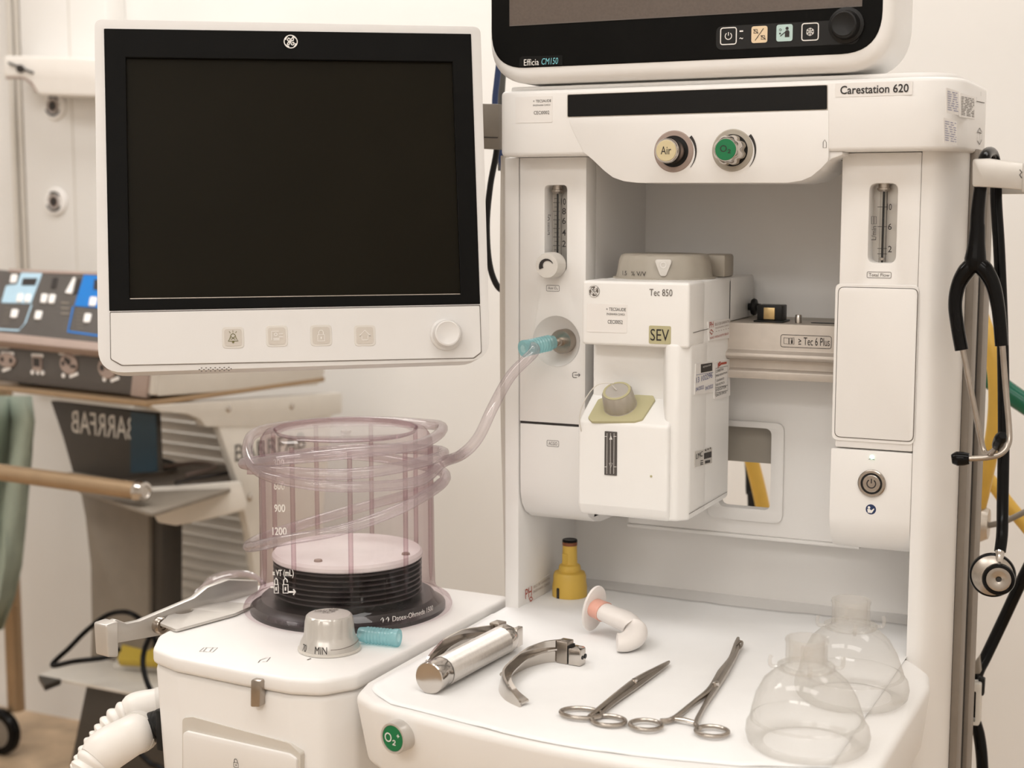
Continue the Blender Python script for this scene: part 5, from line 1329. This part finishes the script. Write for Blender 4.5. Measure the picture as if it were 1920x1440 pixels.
# slatted back panel
fsl = Fr(at(390, 900, 'Y', 1.02), E1, Z)
a0, a1 = fsl.px(255, 900)[0], fsl.px(520, 900)[0]
ztop, zbot = fsl.px(390, 752)[1], fsl.px(390, 1330)[1]
ns = 28; hs = (ztop - zbot) / ns
sm0 = None
for k in range(ns):
    m = MB().prism(Fr(fsl.w(0, zbot + hs * (k + .5)), fsl.ey * -1, fsl.ex * 1), [(-hs * .46, 0), (hs * .46, 0), (hs * .46, .01), (-hs * .46, .01)], 0, .01)
    zc0 = zbot + hs * k
    prf = [(0, zc0 + hs * .04), (-.013, zc0 + hs * .12), (-.013, zc0 + hs * .34), (-.007, zc0 + hs * .66), (0, zc0 + hs * .84), (.004, zc0 + hs * .84), (.004, zc0 + hs * .04)]
    vs2 = [fsl.w(a_, z__, -d_) for a_ in (a0, a1) for d_, z__ in prf]; n7 = len(prf)
    fs2 = [tuple(range(n7)), tuple(reversed(range(n7, 2 * n7)))] + [(i, (i + 1) % n7, n7 + (i + 1) % n7, n7 + i) for i in range(n7)]
    obj('slat', MB().add(vs2, fs2), SLATW, cart, smooth=50)
# dark left part: plate with painted shade, pale letters as light through cut-outs, column
fdk = Fr(at(210, 820, 'Y', .72), E1, Z)
dp_ = obj('front_plate', MB().prism(fdk, fdk.pts([(95, 752), (292, 775), (297, 885), (230, 900), (136, 884), (118, 820)]), -.012, 0, .001), CARTD, cart)
obj('lettering', MB().text(fdk, 'BARRFAB', 135, 776, 253, 818, .001, mirror=True, shear=.0), CARTW, dp_)
obj('teal_panel', MB().prism(fdk, fdk.pts([(247, 772), (294, 778), (296, 884), (247, 886)]), .0005, .003), TEALD, dp_)
fco = Fr(at(220, 1100, 'Y', .78), E1, Z)
obj('column', MB().prism(fco, fillet(fco.pts([(148, 905), (278, 900), (278, 1330), (166, 1330), (172, 1180), (170, 1060), (160, 970)]), .004, 3), -.05, 0, .002), CARTG, cart)
obj('column_edge', MB().prism(fco, fco.pts([(277, 900), (297, 955), (297, 1330), (277, 1330)]), -.06, -.01, .001), CARTD, cart)
# middle tray
ftr = frZ(at(300, 905, 'Y', .75).z)
obj('tray', MB().prism(ftr, fillet(ftr.pts([(110, 888), (270, 862), (440, 872), (455, 908), (285, 962), (150, 918)]), .01, 3), -.008, 0, .002), CARTG, cart)
ftf = Fr(at(290, 930, 'Y', .68), Vector((.80, .60, 0)), Z)
obj('tray_lip', MB().prism(ftf, fillet(ftf.pts([(262, 916), (452, 903), (466, 955), (385, 975), (330, 986), (296, 980)]), .01, 3), -.01, 0, .002), CARTW, cart)
rb = cart
pA, pB = at(-40, 880, 'Y', .585), at(262, 921, 'Y', .56)
bar = obj('push_bar', MB().tube([pA, pA.lerp(pB, .5), pB], .0155, 18, 2, False, False), BRONZE, cart)
dB = (pB - pA).normalized()
obj('bar_cap', MB().lathe(Fr(pB, dB.orthogonal(), dB.cross(dB.orthogonal())), 0, 0, [(0, -.004), (.0185, -.004), (.019, .004), (.017, .012), (.011, .014), (.009, .012), (0, .012)], 28), CHROME, bar)
# lower shelf and base
flo = frZ(at(200, 1270, 'Y', .70).z)
obj('lower_shelf', MB().prism(flo, flo.pts([(70, 1266), (135, 1238), (330, 1215), (400, 1260), (390, 1320), (240, 1297), (115, 1273)]), -.006, 0, .001), CARTW, cart)
obj('shelf_corner', MB().prism(flo, flo.pts([(72, 1266), (114, 1274), (84, 1286)]), -.010, .0006), CARTD, cart)
fba = Fr(at(220, 1370, 'Y', .66), E1, Z)
obj('base_panel', MB().prism(fba, fba.pts([(162, 1285), (330, 1320), (330, 1500), (118, 1500)]), -.05, 0, .002), CARTD, cart)
zf_ = fba.w(*fba.px(220, 1500)).z
obj('base_foot', cbox(-.32, .06, .0, .40, 0.0, .10, .01), CARTD, cart)
obj('base_mast', cbox(-.16, -.02, .1, .25, .09, max(.2, zf_ + .02), .004), CARTD, cart)
# things on the tray: coiled leads
for k, (L_, mm) in enumerate([([(140, 872), (190, 876), (240, 868), (300, 862), (330, 872), (290, 882), (220, 888)], DARK), ([(170, 884), (230, 880), (300, 876), (370, 868), (405, 876), (350, 890)], TAUPE), ([(330, 905), (360, 897), (390, 893), (430, 886)], INK)]):
    o = obj('lead_wire', MB().tube([at(u, v, 'Z', ftr.o.z + .006 + .004 * k) for u, v in L_], .004, 8, 6), mm)
    tag(o, ['black lead wire coiled on the cart tray at the back', 'brown lead wire lying along the cart tray', 'short black wire at the front edge of the cart tray'][k], 'wire', 'leads on the cart tray')

# --- electrosurgical unit
esu = thing('electrosurgical_unit', 'dark grey electrosurgical unit with blue and white key panel on the cart', 'medical unit', (PC.x - .2, PC.y + .2, zsf + .012))
zb0 = zsf + .012
FE = Fr(PC + E2 * .015 + Vector((0, 0, 0)), E1, Z)          # lower front plane
zl1 = FE.px(150, 655)[1]
fr_lo = [FE.px(-160, 640), FE.px(10, 652), FE.px(60, 643), FE.px(120, 642), FE.px(270, 690), FE.px(276, 742), FE.px(-160, 690)]
lowf = obj('socket_panel', MB().prism(FE, [FE.px(-160, 655), FE.px(12, 655), FE.px(40, 645), FE.px(80, 640), FE.px(276, 666), FE.px(276, 744), FE.px(-160, 697)], -.02, 0, .002), SLATE, esu)
obj('socket_trim', MB().prism(FE, FE.pts([(250, 700), (280, 703), (275, 746), (246, 742)]), -.01, .002, .001), TAUPE, esu)
hgt = .155
eb = Fr(Vector((PC.x, PC.y, 0)), E1, E2)
obj('case', MB().prism(eb, [(-.44, .018), (-.002, .018), (-.002, .40), (-.44, .40)], zb0, zb0 + .075, .004), CARTW, esu)
FEs = Fr(PC + E2 * .02, E2, Z)
sidep = FEs.pts([(298, 690), (330, 570), (600, 560), (610, 700), (597, 722), (298, 743)])
obj('case_side', MB().prism(FEs, sidep, -.25, -.0005, .003), CARTW, esu)
# sloping key panel
B0, B1 = FE.w(*FE.px(-120, 617), .01), FE.w(*FE.px(290, 650), .01)
T0 = at(-75, 505, 'Y', .80); 
tl = Vector((0, 0, 0))
top_z = at(100, 512, 'Y', PC.y + .17).z
pl_u = E1; mid = FE.w(*FE.px(90, 634), .01)
tp = at(100, 511, 'Y', mid.y + .13)
upv = (tp - mid); upv = upv - E1 * upv.dot(E1)
FEk = Fr(mid, E1, upv)
kp_ = obj('key_panel', MB().prism(FEk, FEk.pts([(-120, 612), (-60, 500), (20, 507), (330, 518), (300, 655)]), -.02, 0, .002), SLATE, esu)
obj('panel_trim', MB().prism(FEk, FEk.pts([(-120, 612), (300, 655), (299, 670), (-120, 628)]), -.018, .002, .001), TAUPE, esu)
obj('panel_edge', MB().prism(FEk, FEk.pts([(18, 505), (330, 516), (330, 521), (17, 511)]), -.018, .002, .001), TAUPE, esu)
def kprint(name, pts, mm, h=.0012, r=.0):
    pts = FEk.pts(pts)
    return obj(name, MB().prism(FEk, fillet(pts, r, 3) if r else pts, 0, h), mm, kp_)
kprint('blue_field', [(40, 512), (80, 512), (58, 570), (3, 568), (12, 536), (33, 534)], LBLUE, .0012, .003)
kprint('blue_field', [(158, 516), (205, 519), (205, 580), (140, 574)], BLUEP, .0012)
obj('print', MB().line(FEk, FEk.pts([(138, 575), (128, 622), (200, 632)]), .004, .0010), BLUEP, kp_)
obj('print', MB().line(FEk, FEk.pts([(60, 572), (48, 606), (36, 620), (0, 618), (-20, 612)]), .004, .0010), LBLUE, kp_)
for L_ in ([(44, 523), (71, 523), (67, 536), (41, 536)], [(100, 522), (109, 522), (105, 541), (96, 541)], [(146, 524), (152, 524), (146, 551), (138, 551)], [(178, 525), (190, 526), (188, 545), (176, 544)]):
    kprint('display_window', L_, INK, .0020)
for L_ in ([(23, 516), (34, 516), (31, 532), (20, 532)], [(35, 552), (45, 552), (42, 568), (32, 568)], [(50, 553), (60, 553), (56, 569), (47, 568)], [(80, 552), (91, 553), (87, 570), (77, 569)], [(95, 553), (106, 554), (102, 571), (92, 570)], [(24, 581), (36, 582), (32, 598), (21, 597)], [(69, 584), (81, 585), (77, 601), (66, 600)], [(171, 558), (184, 559), (180, 576), (168, 575)], [(161, 589), (173, 590), (169, 607), (158, 606)], [(140, 522), (143, 522), (136, 553), (124, 551)]):
    o = obj('key', MB().prism(FEk, fillet(FEk.pts(L_), .003, 3), 0, .004, .001, 1), PAPER, kp_)
for v in range(578, 612, 7): obj('print', MB().line(FEk, FEk.pts([(4 + (612 - v) * .15, v), (17 + (612 - v) * .1, v + 1)]), .0012, .001), CARTG, kp_)
for v in range(580, 618, 7): obj('print', MB().line(FEk, FEk.pts([(144, v), (158, v + 1)]), .0012, .001), CARTG, kp_)
for v in (568, 578, 588): obj('print', MB().line(FEk, FEk.pts([(115, v), (130, v + 1)]), .004, .001), CARTG, kp_)
def sock(u, v, rx, ry, kind):
    a, b = FE.px(u, v)
    o = obj('socket', MB().prism(FE, circ(a, b, rx, 24, ry), 0, .004, .001, 1), TAUPE, esu)
    for dx_, dy_, r_ in kind: obj('socket_hole', MB().lathe(FE, a + dx_, b + dy_, [(r_, .004), (r_, .0046), (0, .0046)], 12), INK, o)
sock(15, 675, .026, .014, [(-.012, .001, .005), (.014, .0, .005)])
a, b = FE.px(71, 679)
so = obj('socket', MB().prism(FE, rr(a - .012, b - .016, a + .012, b + .012, .002), 0, .003), TAUPE, esu)
obj('socket_hole', MB().prism(FE, rr(a - .009, b - .008, a + .009, b + .008, .001), .002, .0036), INK, so)
sock(131, 682, .024, .019, [(-.014, 0, .0045), (-.006, .008, .0045), (.001, .004, .006), (.009, -.004, .0035), (.017, -.004, .0038)])
sock(203, 690, .024, .019, [(-.012, 0, .006), (.004, .004, .006)])
m = MB()
for u, v, L_ in ((15, 662, 24), (71, 666, 22), (131, 662, 40)): obj('print', MB().line(FE, FE.pts([(u - L_ / 2, v), (u + L_ / 2, v + 1)]), .006, .001), PAPER, esu)
for u, v in ((62, 698), (72, 698), (81, 699), (120, 704), (197, 711)): 
    a, b = FE.px(u, v); obj('indicator', MB().lathe(FE, a, b, [(.0045, 0), (.0045, .002), (0, .002)], 12), PAPER, esu)
for u, v in ((140, 703), (217, 711), (14, 692)): obj('print', MB().line(FE, FE.pts([(u - 8, v + 3), (u + 8, v - 3)]), .006, .002), PAPER, esu)
for dx_ in (-.37, -.05):
    for dy_ in (.05, .36):
        obj('foot', cbox(dx_ - .02, dx_ + .02, dy_ - .02, dy_ + .02, zsf + .004, zb0, .001), DARK, esu)

# --- foot switch and its cable on the lower shelf
fsw = thing('foot_pedal', 'yellow foot pedal with black base lying on the lower cart shelf', 'pedal', at(260, 1240, 'Z', flo.o.z))
obj('pedal_base', MB().prism(flo, flo.pts([(212, 1255), (228, 1237), (330, 1228), (330, 1262)]), 0, .012, .003), CARTW, fsw)
fp2 = frZ(flo.o.z + .012)
obj('pedal_rim', MB().prism(fp2, fp2.pts([(222, 1246), (330, 1252), (330, 1210), (236, 1204)]), 0, .008, .002), DARK, fsw)
fp3 = Fr(at(260, 1228, 'Z', flo.o.z + .03), E1, (E2 + Z * .35))
obj('pedal_top', MB().prism(fp3, fillet(fp3.pts([(221, 1240), (330, 1246), (335, 1190), (238, 1192)]), .006, 3), -.01, .006, .004, 2), mat('pedal_yellow', (.52, .37, .045), .5), fsw)
zc2 = flo.o.z + .01
cable('pedal_cable', 'black pedal cable looping over the lower cart shelf', 'cable', [at(300, 1225, 'Y', .66), at(280, 1180, 'Y', .66), at(245, 1150, 'Y', .66), at(205, 1152, 'Y', .66), at(165, 1180, 'Y', .64), at(130, 1215, 'Y', .62), at(98, 1247, 'Y', .60), at(140, 1240, 'Y', .60), at(200, 1232, 'Y', .62), at(225, 1216, 'Y', .64)], .0048, RUBBER)
cable('mains_cable', 'black mains cable hanging in front of the yellow pedal', 'cable', [at(285, 1185, 'Y', .56), at(272, 1215, 'Y', .55), at(268, 1245, 'Y', .54), at(276, 1280, 'Y', .53), at(290, 1310, 'Y', .52), at(300, 1345, 'Y', .50), at(262, 1400, 'Y', .48), at(280, 1430, 'Y', .48), at(310, 1450, 'Y', .48), at(330, 1530, 'Y', .5)], .0048, RUBBER)

# --- drip pole with green drape at the far left
pz = at(22, 1405, 'Z', 0.0)
pol = thing('rolling_stand', 'bronze-toned stand post on a black caster at the left edge', 'stand', (pz.x, pz.y, 0))
post_t = Vector((pz.x + .02, pz.y, 1.25))
obj('post', MB().tube([(pz.x + .02, pz.y, .10), (pz.x + .02, pz.y, .6), (pz.x + .02, pz.y, 1.02)], .020, 16, 1, False, False), BRONZE, pol)
obj('collar', MB().lathe(frZ(0), pz.x - .005, pz.y, [(0, .42), (.035, .42), (.038, .46), (.035, .52), (0, .52)], 24), TAUPE, pol)
wh_ = obj('caster_wheel', MB().lathe(Fr((pz.x, pz.y - .02, .055), X, Z), 0, 0, [(.036, 0), (.050, .0), (.055, .006), (.055, .02), (.050, .026), (.036, .026)], 32), RUBBER, pol)
obj('wheel_hub', MB().lathe(Fr((pz.x, pz.y - .02, .055), X, Z), 0, 0, [(0, .002), (.037, .002), (.037, .024), (.02, .028), (0, .028)], 24), CARTG, wh_)
# drape
gx = []
rows = [(742, 60), (790, 66), (850, 60), (920, 52), (990, 46), (1060, 40), (1120, 28), (1180, 6)]
gv, gf = [], []
NC = 16
for j, (v, ur) in enumerate(rows):
    for i in range(NC + 1):
        u = -120 + (ur + 120) * i / NC
        gv.append(at(u, v, 'Y', .96 + .03 * math.sin(i * 1.1 + j * .5) + .01 * math.sin(i * 2.3)))
for j in range(len(rows) - 1):
    for i in range(NC):
        k = j * (NC + 1) + i; gf.append((k, k + 1, k + NC + 2, k + NC + 1))
gd = obj('green_drape', MB().add(gv, gf), GREENC, smooth=80)
md = gd.modifiers.new('thickness', 'SOLIDIFY'); md.thickness = .004
tag(gd, 'grey-green cloth hanging from the rolling stand at the left edge', 'cloth')
